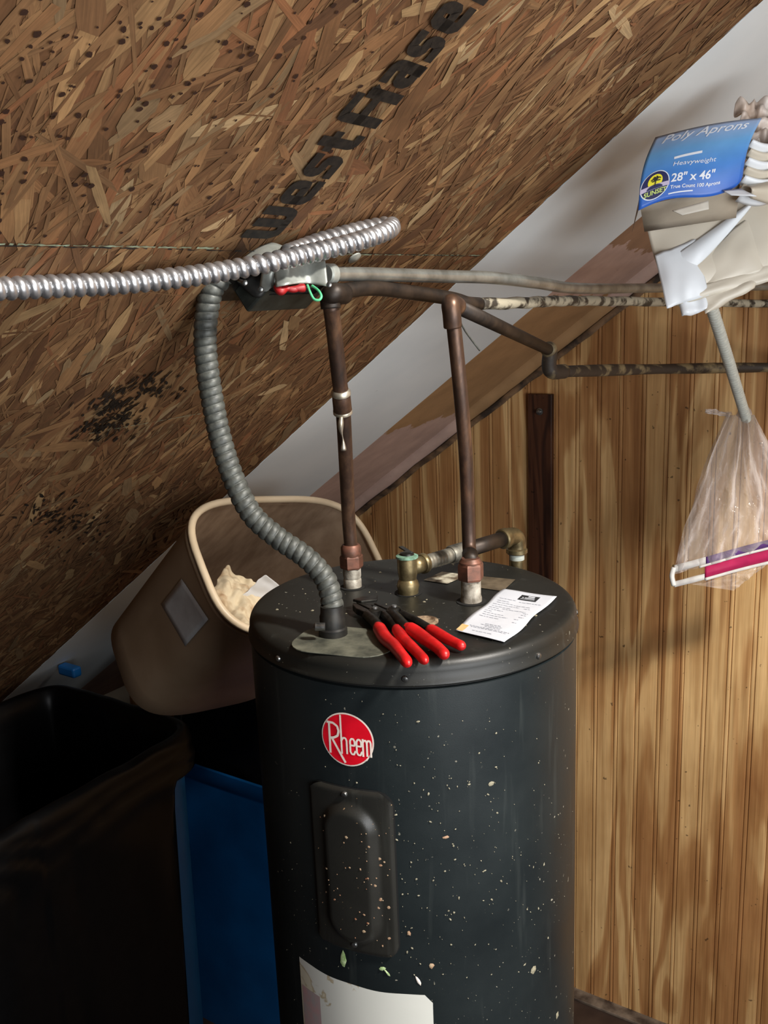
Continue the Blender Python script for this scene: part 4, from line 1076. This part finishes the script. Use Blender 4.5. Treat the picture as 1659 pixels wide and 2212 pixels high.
v_, f_, _ = join([(a, b, 0) for a, b in tl]+[strokes([[(.30, .545), (.52, .575)]], .035, lambda x, y: card(x, y, .001), .02)+(0,), strokes([[(.285, .065), (.50, .082)]], .016, lambda x, y: card(x, y, .001), .02)+(0,)])
mesh('print_text', v_, f_, M['cardprint'], cardo)
cm = lambda h: (lambda x, y: card(.142+x/asp, .235+y, h))
rr = .185
parts = [disc(cm(.0010), 0, 0, rr, n=40)+(4,), disc(cm(.0013), 0, 0, rr*.94, n=40)+(0,), disc(cm(.0016), 0, .045, rr*.50, n=30)+(1,),
         strokes([[(-rr*.86, -.025), (rr*.86, -.025)]], .055, cm(.0019), .02)+(2,),
         disc(cm(.0024), 0, -.05, rr*.55, .05, n=16, a0=0, a1=PI)+(0,)]
parts.append(strokes([[(0, -.02), (.008, .05)]], .012, cm(.0027), .01)+(3,))
for (dx, dy) in ((-.055, .02), (.055, .03), (-.04, -.01), (.05, -.01), (.02, .05), (-.03, .045)): parts.append(strokes([[(.008, .05), (.008+dx*.6, .055+dy), (.008+dx, .05+dy*.7)]], .014, cm(.0027), .01)+(3,))
parts.append((lambda vf: (vf[0], vf[1], 5))(font_text('SUNSET', .082, lambda X, Y: card(.142+(X-.135)/asp, .235+Y-.125, .0024), .0025, 0, 1.0)))
v_, f_, m_ = join(parts)
mesh('emblem', v_, f_, None, cardo, mats=[M['navy'], M['yellow'], M['lilac'], M['black'], M['cardprint'], M['palegreen']], fm=m_)
# carton sides and back
DV = -nrmC*.055
lft = [CA[0], CA[3], CA[3]+DV+atp(1412, 505, 1.5)-atp(1395, 500, 1.5), CA[0]+DV]
mesh('carton_side', [CA[0], CA[3], CA[3]+DV*1.1-UX*.012, CA[0]+DV], [(0, 1, 2, 3)], M['board'], pk); finish(bpy.context.scene.objects[-1] if False else pk.children[-1], solid=.0012, smooth=False)
sp = [atp(1383, 446, 1.480), atp(1598, 396, 1.525), atp(1590, 470, 1.56), atp(1392, 500, 1.54)]
patchmesh('carton_bottom', lambda u, w: bil(sp, u, w), 4, 4, M['board'], pk)
tb1 = [atp(1452, 455, 1.452), atp(1530, 433, 1.47), atp(1531, 452, 1.466), atp(1474, 465, 1.452)]
patchmesh('tab', lambda u, w: bil(tb1, u, w), 4, 4, M['boardw'], pk)
tb2 = [atp(1562, 412, 1.475), atp(1600, 408, 1.48), atp(1634, 424, 1.47), atp(1580, 422, 1.47)]
patchmesh('tab', lambda u, w: bil(tb2, u, w), 4, 4, M['polyb'], pk)
# milky sheets hanging below the carton: folded stack, all leaning in one slanted plane
_p0, _p1, _p2 = atp(1392, 492, 1.60), atp(1650, 415, 1.66), atp(1440, 664, 1.56); _pn = (_p1-_p0).cross(_p2-_p0).normalized()
if _pn.dot(ray(1500, 550)) > 0: _pn = -_pn
def onp(px, py, off=0):
    d = ray(px, py); q = _p0+_pn*off; return EYE+d*((q-EYE).dot(_pn)/d.dot(_pn))
def sheet(name, px, off, mat, nu=24, nv=20, bulge=0., wob=.0025, seed=0, edge=.006, th=.0012):
    pts = [onp(*q, off) for q in px]
    def fn(u, w):
        p = bil(pts, u, w); k = mnoise.noise(Vector((u*2.6+seed, w*2.2, seed)))
        e_ = max(0, 1-min(u, 1-u, w, 1-w)/.14)
        return p+_pn*(bulge*math.sin(u*PI)*math.sin(w*PI)+wob*k*2-edge*e_*.5+wob*math.sin(u*7+seed)*.6)+UX*(.003*mnoise.noise(Vector((u*4, seed, w*.5))))*e_
    return patchmesh(name, fn, nu, nv, mat, pk, th)
sheet('plastic_sheet', ((1396, 486), (1655, 415), (1700, 596), (1442, 662)), 0, M['poly'], 40, 30, .010, .004, 1)
sheet('plastic_sheet', ((1415, 550), (1502, 516), (1532, 636), (1441, 664)), .010, M['polyb'], 24, 20, .007, .002, 4, .003)  # whiter copy of the sheet, painting the light on its lower left
sheet('plastic_sheet', ((1462, 638), (1524, 622), (1530, 668), (1474, 684)), .003, M['polyb'], 12, 8, .002, .002, 7)
sheet('plastic_sheet', ((1512, 560), (1622, 462), (1650, 585), (1530, 622)), .007, M['poly'], 24, 20, .006, .002, 9, .004)
sheet('plastic_sheet', ((1448, 640), (1680, 560), (1694, 596), (1450, 662)), .006, M['poly'], 30, 8, .003, .002, 12, .003)
sheet('plastic_sheet', ((1516, 628), (1640, 592), (1630, 622), (1524, 678)), .006, M['poly'], 16, 8, .002, .003, 15)
# raised diagonal crease running up to the right
A_, B_ = onp(1466, 562, .010), onp(1625, 438, .006); cr = (B_-A_).normalized(); cs_ = _pn.cross(cr).normalized()
if cs_.dot(UX) > 0: cs_ = -cs_
def crease(u, w):
    wd = .036*(1-u)**.8+.002; p = A_.lerp(B_, u)+cs_*(w-.25)*wd; return p+_pn*(.009*math.sin(w*PI)*(1-u*.6)*min(1, .35+u*3)+.0010*math.sin(u*9))
patchmesh('plastic_fold', crease, 30, 12, M['polyb'], pk, .0012)  # fold in the whiter plastic, its brightness painted in
# pleated edge of the roll at the right
for k in range(7):
    y0_ = 305+k*19; L_ = 58-abs(k-4)*4
    q4 = [atp(1618-k*4, y0_, 1.535), atp(1690, y0_-12, 1.60), atp(1690, y0_+6, 1.56), atp(1612-k*4, y0_+16, 1.52)]
    patchmesh('pleat', lambda u, w, q4=q4, k=k: bil(q4, u, w)-F*(.018*math.sin(w*PI))-UX*(.010*math.sin(u*PI)), 12, 8, M['polyb'] if k % 2 == 0 else M['poly'], pk, .001)
q5 = [atp(1600, 405, 1.52), atp(1690, 380, 1.56), atp(1690, 450, 1.55), atp(1620, 428, 1.50)]
patchmesh('plastic_sheet', lambda u, w: bil(q5, u, w)-F*(.02*math.sin(w*PI)), 12, 10, M['poly'], pk, .0012)
# crumpled film behind the top corner
c_ = atp(1668, 262, 1.62)
o = rumple('crumpled_film', c_, camv(.045, .012, 0), camv(-.004, .040, -.02), .022, 22, 12., M['polypink'], pk, fr=12)
# ================================================================== CORD AND CLEAR ZIP BAG
def atb(x, y, t): return at(x, y, t*1.24)
C0_, C1_ = atb(1533, 650, 1.46), atb(1612, 905, 1.80)
cw = tag(tube('cord', [C0_, C0_.lerp(C1_, .5)+UX*.002, C1_], lambda s, a: .0112+.0003*math.sin(s*700), M['cord'], None, 14, curve=10, step=.002), 'pale grey cord running from the apron pack down to clear bag', 'cord')
bgc = atb(1608, 892, 1.80)
bag = thing('plastic_bag', 'clear plastic zipper bag hanging upside down from the grey cord', 'bag', bgc)
# body: pleated cone from the gathered neck to the zip edge
BL, BR = atb(1452, 1240, 1.83), atb(1720, 1168, 1.80)
def bagfn(front):
    def fn(u, w):
        top = atb(1570+u*60, 892+6*math.sin(u*9), 1.80); bot = BL.lerp(BR, u)
        k_ = w**1.05; p = top.lerp(bot, k_)
        p = p+RX*(.012*math.sin(w*PI)*(u-.35)*2)
        d_ = (.030*math.sin(u*PI)*math.sin(min(1, w*1.02)*PI*.96)+.006)*(1 if front else -1)
        d_ += (.0110*math.sin(u*24+2*mnoise.noise(Vector((u*3, w*2, front*3)))*3)*(1-w*.55)+.020*abs(mnoise.noise(Vector((u*7, w*6, 4+front))))*w+.010*abs(mnoise.noise(Vector((u*15+w*4, w*11, 9+front))))*w)
        return p-F*d_
    return fn
for fr_ in (1, 0):
    g_ = bagfn(fr_); nu, nv = 70, 60
    v_ = [g_(i/nu, j/nv) for j in range(nv+1) for i in range(nu+1)]
    f_ = [(j*(nu+1)+i, j*(nu+1)+i+1, (j+1)*(nu+1)+i+1, (j+1)*(nu+1)+i) for j in range(nv) for i in range(nu)]
    finish(mesh('bag_wall', v_, f_, M['clear'], bag))
lathe('neck_knot', [(.012, -.012), (.017, -.004), (.014, .006), (.008, .014)], bgc, M['clear'], bag, tuple(UX), 16)
o = rumple('torn_handle', atb(1552, 893, 1.80), camv(.030, -.004, 0), camv(0, .006, -.004), .006, 14, 21., M['clear'], bag, fr=9)
def band(name, w0, w1, x0, x1, mat, off, th=.003, bow=0):
    nu = 40; v_, f_ = [], []
    for i in range(nu+1):
        u_ = x0+(x1-x0)*i/nu
        for w_ in (w0, w1):
            p = BL.lerp(BR, u_)+UX*w_*1.35*(1+bow*math.sin((u_-x0)/(x1-x0)*PI))-F*(off+.004*math.sin(u_*9)); v_.append(p)
    f_ = [(2*i, 2*i+2, 2*i+3, 2*i+1) for i in range(nu)]
    o = mesh(name, v_, f_, mat, bag); finish(o, solid=.0016); return o
band('zip_band', .004, .016, 0, .34, M['zipw'], .016)
band('zip_band', -.022, -.012, 0, .3, M['zipw'], .016)
band('zip_edge', .0, .004, .2, 1, M['zipw'], .018)
band('zip_edge', -.024, -.019, .25, 1, M['zipw'], .018)
band('raspberry_zip', -.019, .000, .25, 1, M['zipr'], .017)
band('violet_zip', .004, .016, .26, 1, M['zipp'], .017)
tube('zip_end', [BL+UX*.016-F*.014, BL+RX*-.005-F*.014-UX*.004, BL-UX*.026-F*.014], .006, M['zipw'], bag, 8, curve=5)
# loose mouth of the bag below the zip
mo = [atb(1455, 1256, 1.83), atb(1700, 1190, 1.80), atb(1640, 1232, 1.79), atb(1585, 1276, 1.80)]
patchmesh('bag_mouth', lambda u, w: bil(mo, u, w)-F*(.014*mnoise.noise(Vector((u*8, w*5, 2)))), 24, 12, M['clear'], bag, 0)
mo2 = [atb(1480, 1254, 1.835), atb(1575, 1232, 1.83), atb(1590, 1262, 1.825), atb(1530, 1262, 1.83)]

# ================================================================== LIGHT AND CAMERA
def area(loc, target, size, power, col, sy=None):
    ld = bpy.data.lights.new('lamp', 'AREA'); ld.energy = power; ld.color = col; ld.size = size
    if sy: ld.shape = 'RECTANGLE'; ld.size_y = sy
    lo = bpy.data.objects.new('ceiling_light', ld); COL.objects.link(lo); lo.location = loc
    d = Vector(target)-Vector(loc); lo.rotation_euler = d.to_track_quat('-Z', 'Y').to_euler(); return lo
area((.9, .82, 3.2), (-.7, 1.5, 1.3), .20, 92, (1., .95, .88))
area((1.25, .25, 1.80), (-.6, 1.5, 2.2), 1.7, 50, (.96, .98, 1.), 1.1)  # soft fill with no fixture, added to brighten the sloped boards and pack
w = bpy.data.worlds.new('world'); SC.world = w; w.use_nodes = True
w.node_tree.nodes['Background'].inputs[0].default_value = (.75, .85, 1., 1); w.node_tree.nodes['Background'].inputs[1].default_value = .035
cd = bpy.data.cameras.new('camera'); co = bpy.data.objects.new('camera', cd); COL.objects.link(co)
cd.sensor_fit = 'VERTICAL'; cd.sensor_height = 36; cd.sensor_width = 27; cd.lens = f/2212*36; cd.clip_start = .02
m = Matrix((RX, UX, -F)).transposed().to_4x4(); m.translation = EYE; co.matrix_world = m
SC.camera = co
SC.view_settings.view_transform = 'Standard'; SC.view_settings.look = 'None'; SC.view_settings.exposure = .0; SC.view_settings.gamma = 1
SC.view_settings.use_curve_mapping = False
